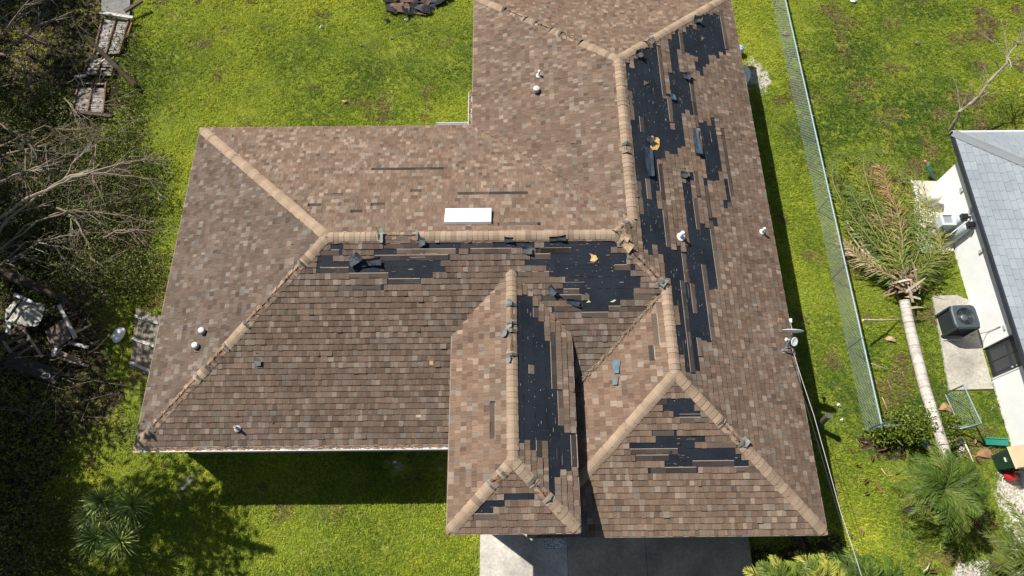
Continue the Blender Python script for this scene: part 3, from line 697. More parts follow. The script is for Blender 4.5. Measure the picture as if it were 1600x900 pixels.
# satellite dishes on the east eave
def dish(name, label, foot, centre, R_, look, armtip, group):
    t = thing(name, label, 'satellite dish', tuple(foot), group)
    m = MB(); q = look.to_track_quat('Z', 'Y').to_matrix()
    vs = []; fs = []; n = 24; rings = 5
    for j in range(rings + 1):
        r_ = j / rings
        for k in range(n):
            th = 2 * math.pi * k / n; vs.append(centre + q @ V((math.cos(th) * R_ * r_, math.sin(th) * R_ * .88 * r_, .16 * R_ * r_ * r_)))
    nn = len(vs)
    for v_ in list(vs): vs.append(v_ - look * .012)
    for j in range(rings):
        for k in range(n):
            A_ = (j * n + k, j * n + (k + 1) % n, (j + 1) * n + (k + 1) % n, (j + 1) * n + k); fs.append(A_); fs.append(tuple(i + nn for i in A_[::-1]))
    for k in range(n): fs.append((rings * n + k, rings * n + (k + 1) % n, nn + rings * n + (k + 1) % n, nn + rings * n + k))
    m.mesh(vs, fs, (.85, .85, .84)); m.build('reflector', M_plas, t, True)
    m = MB(); m.tube([foot, foot.lerp(centre, .5) + V((0, 0, .03)), centre - look * .05], .02, 7, (.6, .6, .6)); m.box((-.06, -.06, -.01), (.06, .06, .015), (.5, .5, .5), Matrix.Translation(foot)); m.build('mast', M_metal, t)
    m = MB(); m.tube([centre - look * .03, centre.lerp(armtip, .5) - V((0, 0, .03)), armtip], .013, 6, (.7, .7, .7)); m.build('feed_arm', M_metal, t)
    m = MB(); m.tube([armtip - look * .0, armtip + (centre - armtip).normalized() * .1], [.045, .03], 10, (.85, .85, .85)); m.build('receiver', M_plas, t)
rz = lambda u, v: rp('E', u, v)
dish('satellite_dish', 'larger white dish seen edge on at the east eave', rz(1227, 545), at(1239, 519, 3.0), .27, V((.1, .97, .2)).normalized(), at(1235, 498, 3.05), 'satellite dishes on the east eave')
dish('satellite_dish', 'smaller grey dish below the larger one at the east eave', rz(1222, 549), at(1241, 534, 2.9), .13, V((.45, -.35, .82)).normalized(), at(1228, 530, 3.0), 'satellite dishes on the east eave')
# service drop cables
m1 = [at(1238, 545, 2.5), at(1252, 590, 2.7), at(1272, 650, 2.9), at(1293, 725, 3.05), at(1312, 795, 3.15), at(1335, 865, 3.25), at(1362, 950, 3.4), at(1400, 1060, 4)]
m = MB(); m.tube(m1, .0065, 6, (.6, .6, .58)); tag(m.build('power_cable', M_plas), 'pale power cable stretched down beside the east eave', 'cable', 'service cables')
m = MB(); m.tube([p + V((-.06 - .03 * math.sin(i), .05, -.06)) for i, p in enumerate(m1)], .0075, 6, (.04, .04, .04)); tag(m.build('power_cable', M_plas), 'dark power cable sagging under the pale one by the east eave', 'cable', 'service cables')
m = MB(); p = at(1276, 668, 0); q = at(1294, 650, 1.0); m.tube([p, q], [.08, .075], 10, (.12, .11, .1)); m.tube([q, q + V((0, 0, .05))], [.095, .08], 10, (.1, .1, .1)); tag(m.build('utility_post', M_bark), 'short dark post leaning out beside the east eave cables', 'post')

# ------------------------------------------------------------------ neighbour house
nb = thing('neighbor_house', 'white walled house with pale grey shingle roof and dark fascia', 'house', (0, 0, 0))
WX, WN, WS, NE_, NYE = 11.7, 4.12, -14, 11.25, 4.68
def nwall():
    m = MB(); z1 = 2.2
    for y0, y1 in ((WN, -1.75), (-2.68, -13.5)): m.box((WX, y1, -.05), (WX + .2, y0, z1))
    m.box((WX, -2.68, 1.98), (WX + .2, -1.75, z1)); m.box((WX + .2, WN - .2, -.05), (20, WN, z1))
    return m.build('wall', M_white, nb)
nw = nwall()
NP = .33; ez2 = 2.12
m = MB(); ns = MB()
wp = [(NE_, NYE), (NE_, -14), (16.5, -14), (16.5, NYE - 5.25)]; npoly = [(NE_, NYE), (16.5, NYE - 5.25), (22, NYE - 5.25), (22, NYE)]
zf = lambda x, y: ez2 + min(x - NE_, NYE - y) * NP
m.face([(x, y, ez2 + (x - NE_) * NP) for x, y in wp]); m.face([(x, y, ez2 + (NYE - y) * NP) for x, y in npoly])
m.box((NE_ + .02, -14, ez2 - .12), (WX, NYE - .02, ez2 - .1), (.75, .8, .85)); nr_ = m.build('roof', mat('nbase', (.3, .32, .33)), nb)
de = .17 / math.sqrt(1 + NP * NP)
for k in range(32):                         # west slope rows then north slope rows
    for W_ in (0, 1):
        e0 = k * de; e1 = e0 + de
        if e1 > 5.2: continue
        u = -14 if W_ == 0 else NE_
        off = random.uniform(0, .3); u -= off; end = NYE if W_ == 0 else 22
        while u < end:
            wd = .32
            lim0, lim1 = (NYE - e0, NYE - e1) if W_ == 0 else (NE_ + e0, NE_ + e1)
            if W_ == 0:
                a0, b0 = u, min(u + wd, lim0); a1, b1 = u, min(u + wd, lim1)
                if a0 >= lim0: break
                if b1 < a1: b1 = a1
                P_ = lambda uu, e, h: V((NE_ + e, uu, ez2 + e * NP + h))
            else:
                a0, b0 = max(u, lim0), u + wd; a1, b1 = max(u, lim1), u + wd
                if b0 <= lim0: u += wd; continue
                if a1 > b1: a1 = b1
                P_ = lambda uu, e, h: V((uu, NYE - e, ez2 + e * NP + h))
            j = random.uniform(.92, 1.06); cc = (.285 * j, .32 * j, .35 * j); h0 = .014 + random.uniform(0, .003)
            ns.face([P_(a0 + .004, e0, h0), P_(b0 - .004, e0, h0), P_(b1 - .004, e1, .003), P_(a1 + .004, e1, .003)], cc)
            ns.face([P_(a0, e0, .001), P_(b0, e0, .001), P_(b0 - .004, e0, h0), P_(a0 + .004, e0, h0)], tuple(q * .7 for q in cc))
            u += wd
ns.build('shingles', M_nroof, nr_)
m = MB()
for i in range(38):
    t0 = i * .19; p0 = V((NE_ + t0 * .7, NYE - t0 * .7, ez2 + t0 * .7 * NP)); p1 = p0 + V((.15, -.15, .15 * NP))
    if p1.x > 16.4: break
    s0 = V((.1, .1, -.03))
    for sgn in (1, -1):
        s_ = V((.11 * sgn, .11 * sgn, -.036)); m.face([p0 + V((0, 0, .036)), p1 + V((0, 0, .03)), p1 + s_ + V((0, 0, .026)), p0 + s_ + V((0, 0, .034))], (.22, .235, .25))
m.build('hip_cap', M_nroof, nr_)
m = MB(); m.box((NE_ - .05, -14, ez2 - .13), (NE_ - .002, NYE + .05, ez2 + .012), (.035, .04, .05)); m.build('fascia', M_trim, nb)
m = MB(); m.box((NE_ - .05, NYE + .002, ez2 - .13), (22, NYE + .07, ez2 + .012), (.6, .62, .62)); m.build('fascia', M_trim, nb)
m = MB(); m.box((WX + .05, -2.67, 0), (WX + .09, -1.76, 1.98), (.03, .033, .04))
for y in (-2.55, -2.2):
    for z0, z1 in ((.2, .85), (1.0, 1.75)): m.box((WX + .035, y, z0), (WX + .05, y + .3, z1), (.045, .05, .06))
dd = m.build('door', M_ac, nb); m = MB(); lathe(m, V((WX + .03, -2.6, .95)), [(.03, 0), (.035, .03), (.01, .05)], 10, (.8, .8, .8), V((-1, 0, 0))); lathe(m, V((WX + .03, -2.6, 1.12)), [(.025, 0), (.025, .02), (.01, .03)], 10, (.8, .8, .8), V((-1, 0, 0))); m.build('handle', M_metal, dd)
m = MB(); m.box((WX - .02, -2.68, 0), (WX + .05, -2.72, 2.02), (.8, .8, .8)); m.box((WX - .02, -1.75, 0), (WX + .04, -1.71, 2.02), (.8, .8, .8)); m.build('door_frame', M_white, nb)
m = MB(); m.box((WX - .07, 1.1, 1.62), (WX - .002, 1.75, 2.0), (.35, .4, .42)); m.box((WX - .09, 1.05, 2.0), (WX, 1.8, 2.03), (.5, .55, .58)); m.build('wall_vent', M_trim, nb)
m = MB(); m.box((WX - .06, .95, 1.1), (WX - .002, 1.05, 1.28), (.6, .58, .45)); m.build('outlet_box', M_trim, nb)
m = MB(); m.box((WX - .05, 3.1, 1.1), (WX - .002, 3.25, 1.22), (.45, .45, .45)); m.build('switch_box', M_trim, nb); m = MB(); m.box((WX - .05, 2.3, 1.2), (WX - .002, 2.42, 1.4), (.5, .5, .5)); m.build('switch_box', M_trim, nb)
m = MB(); p = V((14.0, 1.15, ez2 + 2.75 * NP)); lathe(m, p, [(.08, .02), (.035, .06), (.03, .22), (.02, .22)], 12, (.12, .13, .14)); m.build('vent_pipe', M_plas, nr_)
m = MB(); m.tube([V((WX - .03, -4.75, .02)), V((WX - .03, -4.75, 2.0))], .035, 8, (.6, .65, .68)); m.build('downspout', M_white, nb)

# utilities
def cyl(m, c, r_, h, col, n=20, axis=V((0, 0, 1)), bev=.02): lathe(m, c, [(r_ - bev, 0), (r_, bev), (r_, h - bev), (r_ - bev, h)], n, col, axis)
p = at(1451, 316, .06); t = thing('pressure_tank', 'cream round water tank on the utility pad beside the white wall', 'tank', tuple(p))
m = MB(); lathe(m, p, [(.17, 0), (.2, .04), (.2, .42), (.17, .5), (.1, .54), (.03, .55)], 24, (.75, .73, .6)); m.build('tank_body', M_plas, t, True)
m = MB(); lathe(m, p, [(.21, 0), (.21, .03), (.15, .05)], 24, (.08, .08, .08)); m.build('base', M_plas, t)
for (u, v), lab in (((1473, 366), 'northern grey filter cylinder with black valve head against the white wall'), ((1482, 378), 'southern grey filter cylinder with black valve head beside the salt bin')):
    p = at(u, v, .06) + V((0, 0, 0)); t = thing('water_filter', lab, 'water filter', tuple(p), 'water filter cylinders')
    m = MB(); lathe(m, p, [(.1, 0), (.13, .03), (.13, 1.0), (.11, 1.07), (.06, 1.1)], 20, (.5, .56, .58)); m.build('cylinder', M_plas, t, True)
    m = MB(); q = p + V((0, 0, 1.1)); m.box((-.1, -.08, 0), (.1, .08, .13), (.02, .02, .022), Matrix.Translation(q)); m.box((-.05, -.15, .03), (.05, -.08, .1), (.03, .03, .03), Matrix.Translation(q)); m.tube([q + V((.1, 0, .06)), q + V((.2, 0, .06)), q + V((.22, 0, -.02))], .025, 8, (.03, .03, .03)); m.build('valve_head', M_ac, t)
p = at(1456, 364, .06); t = thing('salt_bin', 'square grey water softener salt bin with recessed lid', 'bin', tuple(p))
Rm = Matrix.Translation(p); m = MB(); m.box((-.2, -.18, 0), (.2, .18, .85), (.52, .58, .6), Rm); m.build('bin_body', M_plas, t)
m = MB(); m.box((-.22, -.2, .85), (.22, .2, .87), (.6, .66, .68), Rm)
for q in (((-.22, -.2, .87), (.22, -.13, .92)), ((-.22, .15, .87), (.22, .2, .92)), ((-.22, -.13, .87), (-.14, .15, .92)), ((.15, -.13, .87), (.22, .15, .92))): m.box(q[0], q[1], (.6, .66, .68), Rm)
m.box((-.14, -.13, .8700), (.15, .15, .873), (.3, .34, .36), Rm); m.build('lid', M_plas, t)
t = thing('pipework', 'white plastic pipework running around the cream tank', 'pipes', tuple(at(1425, 285)))
m = MB(); m.tube([at(1423, 280, .55), at(1428, 290, .5), at(1438, 328, .3), at(1440, 345, .1), at(1462, 347, .1), at(1470, 340, .3)], .022, 8, (.85, .85, .83)); m.tube([at(1424, 287, .4), at(1440, 292, .35), at(1450, 298, .3)], .012, 6, (.5, .5, .5)); m.tube([at(1432, 310, .35), at(1445, 312, .3)], .018, 7, (.85, .85, .83)); m.build('pipe_run', M_plas, t)
m = MB(); m.box((-.12, -.05, 0), (.12, .07, .1), (.8, .8, .76), Matrix.Translation(at(1457, 349, .06))); m.build('pump_box', M_plas, t)
p = at(1460, 280, 0); q = at(1449, 258, .5); m = MB(); m.tube([p, p.lerp(q, .5), q], [.05, .06, .05], 10, (.1, .16, .16)); m.tube([p.lerp(q, .62), q + (q - p) * .05], [.07, .075], 10, (.03, .33, .23)); m.tube([q + (q - p) * .06, q + (q - p) * .3], [.06, .04], 8, (.6, .25, .16)); tag(m.build('hose_post', M_plas), 'green and red capped post leaning by the corner of the white house', 'post')
m = MB(); p0 = at(1452, 388, .07); m.box((-.3, -.16, 0), (.75, .12, .03), (.85, .85, .83), Matrix.Translation(p0) @ Matrix.Rotation(.06, 4, 'Z')); tag(m.build('white_board', M_white), 'flat white board lying along the south edge of the utility pad', 'board')
p = at(1479, 512, .05); t = thing('air_conditioner', 'dark grey outdoor air conditioner with round top fan on concrete pad', 'air conditioner', tuple(p))
AR = Matrix.Translation(p + V((.1, .05, 0))) @ Matrix.Rotation(.02, 4, 'Z'); hw = .33; hh = .82
m = MB(); m.box((-hw + .03, -hw + .03, 0), (hw - .03, hw - .03, hh - .06), (0.013, 0.014, 0.016), AR)
for i in range(15): z = .06 + i * .047; m.box((-hw, -hw, z), (hw, hw, z + .02), (0.028, 0.033, 0.037), AR)
for x in (-1, 1):
    for y in (-1, 1): m.box((x * hw - .03, y * hw - .03, 0), (x * hw + .03, y * hw + .03, hh - .04), (0.037, 0.048, 0.055), AR)
m.build('louvred_body', M_ac, t)
m = MB(); n = 32; ring = []
def rr(th, r_): 
    c_, s_ = math.cos(th), math.sin(th); k = 1 / ((abs(c_) ** 7 + abs(s_) ** 7) ** (1 / 7)); return V((c_ * k * r_, s_ * k * r_, 0))
prof = [[rr(2 * math.pi * k / n, .37) + V((0, 0, hh - .08)) for k in range(n)], [rr(2 * math.pi * k / n, .37) + V((0, 0, hh)) for k in range(n)], [rr(2 * math.pi * k / n, .34) + V((0, 0, hh + .025)) for k in range(n)],
        [V((math.cos(2 * math.pi * k / n) * .27, math.sin(2 * math.pi * k / n) * .27, hh + .03)) for k in range(n)], [V((math.cos(2 * math.pi * k / n) * .25, math.sin(2 * math.pi * k / n) * .25, hh - .05)) for k in range(n)]]
vs = [AR @ q for r_ in prof for q in r_]; m.mesh(vs, [(i * n + k, i * n + (k + 1) % n, (i + 1) * n + (k + 1) % n, (i + 1) * n + k) for i in range(4) for k in range(n)], (0.065, 0.085, 0.100)); m.build('top_cover', M_ac, t)
m = MB()
for r_ in np.linspace(.07, .25, 7):
    m.tube([AR @ V((math.cos(th) * r_, math.sin(th) * r_, hh)) for th in np.linspace(0, 2 * math.pi, 25)], .004, 4, (.1, .12, .13), False)
for k in range(6):
    th = k * math.pi / 3; m.tube([AR @ V((0, 0, hh)), AR @ V((math.cos(th) * .26, math.sin(th) * .26, hh))], .004, 4, (.1, .12, .13))
m.build('fan_guard', M_ac, t)
m = MB(); lathe(m, AR @ V((0, 0, hh - .12)), [(.1, 0), (.1, .06), (.06, .08)], 16, (.45, .5, .52))
for k in range(3):
    th = k * 2.094; c_, s_ = math.cos(th), math.sin(th)
    m.mesh([AR @ V(q) for q in ((c_ * .08, s_ * .08, hh - .1), (c_ * .24 - s_ * .09, s_ * .24 + c_ * .09, hh - .07), (c_ * .24 + s_ * .09, s_ * .24 - c_ * .09, hh - .13))], [(0, 1, 2)], (.2, .22, .23))
m.build('fan', M_metal, t)
m = MB(); m.tube([at(1474, 531, .08), at(1500, 531, .12), at(1517, 529, .2), at(1522, 520, .4)], .018, 7, (.7, .68, .62)); m.tube([at(1516, 524, .5), onx(1542, 519, WX - .03), onx(1563, 510, WX - .02)], .012, 6, (.2, .2, .2)); m.box((-.04, -.07, -.03), (0, .07, .03), (.45, .45, .45), Matrix.Translation(onx(1570, 512, WX))); m.build('conduit', M_plas, t)

# bins by the neighbour's wall
def wheelie(label, px_, rot, bodyc, lidc):
    p = at(*px_); t = thing('wheelie_bin', label, 'bin', tuple(p)); R_ = Matrix.Translation(p) @ Matrix.Rotation(rot, 4, 'Z')
    m = MB(); b0, b1, h = .2, .27, .95
    vs = [R_ @ V(q) for q in ((-b0, -b0, .05), (b0, -b0, .05), (b0, b0, .05), (-b0, b0, .05), (-b1, -b1, h), (b1, -b1, h), (b1, b1 + .05, h), (-b1, b1 + .05, h))]
    m.mesh(vs, [(3, 2, 1, 0), (0, 1, 5, 4), (1, 2, 6, 5), (2, 3, 7, 6), (3, 0, 4, 7)], bodyc); m.box((-.3, -.29, h - .05), (.3, -.27, h), bodyc, R_); m.box((-.06, -.275, .6), (.06, -.25, .63), (.8, .8, .8), R_); m.build('bin_body', M_plas, t)
    m = MB(); vs = [R_ @ V(q) for q in ((-.3, -.32, h), (.3, -.32, h), (.3, .36, h), (-.3, .36, h), (-.27, -.27, h + .06), (.27, -.27, h + .06), (.27, .31, h + .1), (-.27, .31, h + .1))]
    m.mesh(vs, [(4, 5, 6, 7), (0, 1, 5, 4), (1, 2, 6, 5), (2, 3, 7, 6), (3, 0, 4, 7)], lidc); m.build('lid', M_plas, t)
    m = MB(); m.tube([R_ @ V((-.24, .3, h + .0)), R_ @ V((-.24, .4, h + .02)), R_ @ V((.24, .4, h + .02)), R_ @ V((.24, .3, h))], .015, 6, bodyc); m.build('handle', M_plas, t)
    for x in (-.22, .22):
        m = MB(); lathe(m, R_ @ V((x - .02, .24, .1)), [(.08, 0), (.1, .01), (.1, .04), (.08, .05)], 14, (.02, .02, .02), R_.to_3x3() @ V((1, 0, 0))); m.build('wheel', M_plas, t)
wheelie('dark green trash bin with tan lid by the white wall', (1562, 722), -1.45, (.012, .05, .035), (.6, .47, .3))
p = at(1556, 690, .12); m = MB(); m.box((-.32, -.1, 0), (.32, .1, .05), (.02, .22, .16), Matrix.Translation(p) @ Matrix.Rotation(-.06, 4, 'Z') @ Matrix.Rotation(.2, 4, 'X')); m.box((-.32, .08, .02), (.32, .11, .08), (.02, .3, .22), Matrix.Translation(p) @ Matrix.Rotation(-.06, 4, 'Z') @ Matrix.Rotation(.2, 4, 'X')); tag(m.build('green_trough', M_plas), 'flat green plastic trough beside the tan lidded bin', 'trough')
p = at(1577, 744, .1); m = MB(); lathe(m, p, [(.12, -.08), (.15, 0), (.14, .14), (.08, .2), (.03, .22)], 16, (.55, .02, .03)); rb = m.build('gas_can', M_plas, None, True); tag(rb, 'small red can on the grass beside the green bin', 'can')
m = MB(); m.tube([at(1568, 760, .03), at(1566, 748, .03), at(1574, 738, .1), at(1590, 737, .2), at(1610, 738, .2)], .014, 6, (.6, .62, .5)); tag(m.build('garden_hose', M_plas), 'pale hose curling over the red can', 'hose')

# ------------------------------------------------------------------ chain link fence, gate
def chainlink(m, A_, B_, h, cell=.062, z0=.04, r=.0026, col=(1, 1, 1)):
    L = (B_ - A_).length; d = (B_ - A_) / L; up = V((0, 0, 1)); n = int(L / cell); H = h - z0
    sd = V((-d.y, d.x, 0)) * .004
    for i in range(-int(H / cell), n):
        for s_ in (1, -1):
            x0 = i * cell; x1 = x0 + H; z_0, z_1 = 0, H
            if x0 < 0: z_0 = -x0; x0 = 0
            if x1 > L: z_1 -= x1 - L; x1 = L
            if x1 - x0 < .02: continue
            if s_ < 0: q0, q1 = A_ + d * x0 + up * (z0 + H - z_0), A_ + d * x1 + up * (z0 + H - z_1)
            else: q0, q1 = A_ + d * x0 + up * (z0 + z_0), A_ + d * x1 + up * (z0 + z_1)
            m.tube([q0 + sd * s_, q1 + sd * s_], r, 3, col, False)
fence = thing('chain_link_fence', 'long galvanised chain link fence running between the two houses', 'fence', (7.52, -4.1, 0))
FA, FB = V((7.52, -4.15, 0)), V((7.5, 17.0, 0)); FH = 1.0
FA = at(1353, 673, 0)
FA = V((7.56, FA.y, 0))
m = MB(); m.tube([FA + V((0, 0, FH)), V((7.54, 3, FH + .0)), FB + V((0, 0, FH))], .024, 8, (.75, .88, .92)); m.build('top_rail', M_metal, fence)
m = MB(); chainlink(m, FA, FB, FH, cell=.11, r=.0032, col=(.62, .7, .68)); m.build('wire_mesh', M_wire, fence)
for y in (FA.y, -1.7, .65, 3.1, 6.2, 9.2, 12.2):
    m = MB(); r_ = .035 if y == FA.y else .024; m.tube([(7.56, y, -.1), (7.56, y, FH + .02)], r_, 8, (.35, .42, .45)); m.tube([(7.56, y, FH + .02), (7.56, y, FH + .05)], [r_ + .01, r_ * .6], 8, (.6, .68, .7)); m.build('fence_post', M_metal, fence)
sf = thing('side_fence', 'short chain link fence half buried in the green shrub', 'fence', tuple(FA))
GB = at(1500, 673, 0)
m = MB(); r0 = [FA + V((0, 0, FH)), at(1398, 657, .75), at(1425, 660, .6), at(1455, 664, .45), at(1475, 666, .45), at(1500, 670, .75), GB + V((0, 0, FH))]; m.tube(r0, .016, 8, (.3, .36, .36)); m.build('top_rail', M_metal, sf)
m = MB(); chainlink(m, FA, at(1440, 672, 0), .8, cell=.1, r=.0026, col=(.45, .55, .53)); m.build('wire_mesh', M_wire, sf); m = MB(); chainlink(m, at(1470, 674, 0), GB, .7, cell=.1, r=.0026, col=(.45, .55, .53)); m.build('wire_mesh', M_wire, sf)
gt_ = thing('chain_link_gate', 'open chain link gate standing beside the fallen palm trunk', 'gate', tuple(GB))
GA = at(1474, 616, 0)
for p in (GA, GB):
    m = MB(); m.tube([p + V((0, 0, -.05 if p is GB else .05)), p + V((0, 0, FH))], .027 if p is GB else .02, 8, (.32, .38, .4)); m.build('gate_post', M_metal, gt_)
m = MB(); m.tube([GA + V((0, 0, FH)), GB + V((0, 0, FH))], .02, 8, (.75, .88, .9)); m.tube([GA + V((0, 0, .08)), GB + V((0, 0, .08))], .016, 8, (.8, .85, .85)); m.build('gate_frame', M_metal, gt_)
m = MB(); chainlink(m, GA, GB, FH, cell=.1, r=.0026, col=(.45, .55, .53)); m.build('wire_mesh', M_wire, gt_)

# ------------------------------------------------------------------ vegetation builders
def branch(m, p, d, L, r_, lv, col, bend=.25, kids=(3, 5), grav=0.0, ratio=.55, seg=5, spread=.9, zmin=.05, tips=None):
    pts = [p.copy()]; rad = [r_]; d = d.normalized()
    for i in range(seg):
        d = (d + V((random.gauss(0, bend), random.gauss(0, bend), random.gauss(0, bend * .6) - grav)) * .5).normalized()
        q = pts[-1] + d * L / seg
        if q.z < zmin: q.z = zmin; d.z = abs(d.z) * .3
        pts.append(q); rad.append(r_ * (1 - .75 * (i + 1) / seg))
    m.tube(pts, rad, 5 if r_ > .03 else 3, col, False)
    if tips is not None: tips.append(pts[-1])
    if lv > 0:
        for _ in range(random.randint(*kids)):
            t = random.uniform(.25, .95); i = min(int(t * seg), seg - 1); q = pts[i].lerp(pts[i + 1], t * seg - i)
            dd = (pts[i + 1] - pts[i]).normalized() + V((random.gauss(0, spread), random.gauss(0, spread), random.gauss(0, spread * .6))) * .6
            branch(m, q, dd, L * ratio * random.uniform(.7, 1.2), max(rad[i] * .55, .004), lv - 1, col, bend, kids, grav, ratio, max(3, seg - 1), spread, zmin, tips)
def leaves(centres, n, rad, size, cols, flat=.7, zmin=.02):
    c = np.array([tuple(q) for q in centres]); idx = rng.integers(0, len(c), n)
    p = c[idx] + rng.normal(0, 1, (n, 3)) * np.array([rad, rad, rad * flat]); p[:, 2] = np.maximum(p[:, 2], zmin + rng.random(n) * .05)
    u = rng.normal(0, 1, (n, 3)); u /= np.linalg.norm(u, axis=1)[:, None]; w_ = rng.normal(0, 1, (n, 3)); w_[:, 2] += .6
    v = np.cross(u, w_); v /= np.linalg.norm(v, axis=1)[:, None]
    s_ = size * (.5 + rng.random((n, 1)))
    vs = np.stack([p - u * s_, p + v * s_ * .45, p + u * s_, p - v * s_ * .45], 1).reshape(-1, 3)
    cl = np.array(cols); ci = cl[rng.integers(0, len(cl), n)] * (.7 + .6 * rng.random((n, 1)))
    return vs, np.arange(4 * n).reshape(-1, 4), ci
GREENS = [(.05, .085, .012), (.08, .13, .018), (.035, .06, .012), (.11, .14, .02)]
def bush(name, label, pts, n, rad, size, cols=GREENS, group=None, cat='bush', twig=True):
    base = pts[0]; t = thing(name, label, cat, (base[0], base[1], 0), group)
    vs, f, c = leaves(pts, n, rad, size, cols); np_mesh('foliage', vs, f, c, M_leaf, t)
    if twig:
        m = MB()
        for q in pts: 
            for _ in range(3): m.tube([V((q[0], q[1], 0)), V(q) + V((random.gauss(0, .15), random.gauss(0, .15), .1))], [.015, .005], 4, (.2, .15, .1))
        m.build('stems', M_bark, t)
    return t
def frond(m, base, tip, arch, leaf, n, col, rc=(.2, .2, .05), droop=.3, wid=.016, side=None, mess=0, spread=.75):
    base, tip = V(base), V(tip); d = tip - base; L = d.length; pts = []
    wob = V((random.gauss(0, .07), random.gauss(0, .07), 0)) * L * mess; ph = random.uniform(0, 3)
    for i in range(11):
        t = i / 10; p = base.lerp(tip, t) + wob * math.sin(t * 3.1 + ph * 0) * 1.5; p.z += arch * 4 * t * (1 - t) * (1 - .3 * t); pts.append(p)
    m.tube(pts, [.02 * (1 - .85 * i / 10) for i in range(11)], 4, rc, False)
    for i in range(n):
        t = .12 + .88 * i / (n - 1); k = min(int(t * 10), 9); p = pts[k].lerp(pts[k + 1], t * 10 - k); tan = (pts[k + 1] - pts[k]).normalized()
        sd = tan.cross(V((0, 0, 1)))
        if sd.length < .01: sd = V((1, 0, 0))
        sd.normalize(); ln = leaf * (math.sin(math.pi * min(1, .12 + t * .86)) ** .6) * random.uniform(.8 - .35 * (mess > 0), 1.15)
        for s_ in (1, -1):
            dd = (tan * random.uniform(.5, .9) + sd * s_ * spread * random.uniform(.8 - .5 * (mess > 0), 1.2 + .5 * (mess > 0)) + V((0, 0, random.uniform(-droop, droop * .6)))).normalized()
            q = p + dd * ln; mid = p + dd * ln * .5 + V((0, 0, .02)); q.z -= droop * ln * .35; q.z = max(q.z, .03); mid.z = max(mid.z, .03)
            wv = dd.cross(V((0, 0, 1))).normalized() * wid; j = random.uniform(.65, 1.35); cc = tuple(x * j for x in col)
            m.mesh([p, mid + wv, q, mid - wv], [(0, 1, 2, 3)], cc)

# ------------------------------------------------------------------ fallen palm
fp = thing('fallen_palm', 'fallen palm with pale ringed trunk and a sprawling crown of yellowing fronds', 'palm tree', tuple(at(1485, 740)))
tp = [at(1413, 470, .42), at(1420, 505, .38), at(1432, 555, .4), at(1446, 610, .5), at(1460, 655, .75), at(1473, 695, .85), at(1486, 735, .8), at(1498, 775, .6), at(1506, 800, .4)]
m = MB(); nn = 150
for i in range(nn):
    def tp_at(t):
        x = t * (len(tp) - 1); k = min(int(x), len(tp) - 2); return tp[k].lerp(tp[k + 1], x - k)
    t0, t1 = i / nn, (i + 1.02) / nn; r0 = .148 + .02 * math.sin(3.1 * t0 + .2) - .03 * t0
    r1 = r0 + (.006 if i % 3 == 0 else -.003); k = .98 + .2 * random.random() - (.13 if i % 3 == 0 else 0)
    if random.random() < .07: k *= .7
    m.tube([tp_at(t0), tp_at(min(t1, 1))], [r0, r1], 18, (.52 * k, .47 * k, .42 * k), i == 0)
m.build('trunk', M_bark, fp, True)
cr = at(1410, 440, .5)
gr = (.13, .175, .035); yl = (.25, .24, .05); brn = (.3, .18, .09); gg = (.1, .14, .03)
for (u, v, z, c_, ar) in [(1302, 238, .15, gr, .35), (1318, 232, .3, yl, .45), (1338, 232, .5, gr, .5), (1362, 236, .6, gr, .5), (1388, 243, .5, gg, .5), (1412, 255, .4, gr, .45), (1428, 285, .3, gr, .4), (1432, 330, .2, gg, .3), (1302, 268, .1, yl, .3), (1305, 300, .15, gr, .3), (1308, 335, .1, gg, .25),
                          (1345, 260, .7, brn, .5), (1372, 268, .6, brn, .5), (1330, 290, .4, gg, .4), (1398, 285, .4, yl, .4), (1318, 350, .15, gr, .2), (1350, 310, .5, gg, .4), (1380, 320, .5, gr, .4), (1415, 300, .3, yl, .3), (1352, 368, .3, brn, .3), (1335, 385, .1, brn, .15), (1316, 372, .1, (.36, .27, .16), .35), (1338, 412, .1, (.34, .25, .15), .3), (1472, 400, .1, (.36, .28, .17), .3), (1345, 345, .4, (.36, .27, .16), .4), (1330, 392, .1, (.3, .21, .13), .3), (1290, 252, .1, gg, .2)]:
    m = MB(); b0 = cr + V((random.gauss(0, .1), random.gauss(0, .06), random.gauss(0, .05))); frond(m, b0, at(u, v, z), ar, .6, 56, tuple(x * 1.35 for x in random.choice([c_, c_, c_, gr, gr, (.2, .24, .05)])), (.3, .28, .1) if c_ != brn else (.35, .22, .12), .5, .015, spread=.62, mess=1.6); m.build('frond', M_leaf, fp)
for path in ([(1410, 435), (1360, 400), (1322, 345)], [(1412, 432), (1350, 395), (1325, 362)], [(1400, 440), (1355, 420), (1330, 398)], [(1440, 425), (1462, 405), (1485, 386)], [(1405, 430), (1375, 415), (1345, 370)], [(1415, 425), (1405, 395), (1400, 370)], [(1418, 425), (1425, 400), (1430, 390)]):
    m = MB(); q = [at(u, v, .5 - .15 * i) for i, (u, v) in enumerate(path)]; m.tube(q, [.05, .035, .012], 5, (.45, .38, .26)); m.build('frond_stalk', M_wood, fp)
boot = MB()
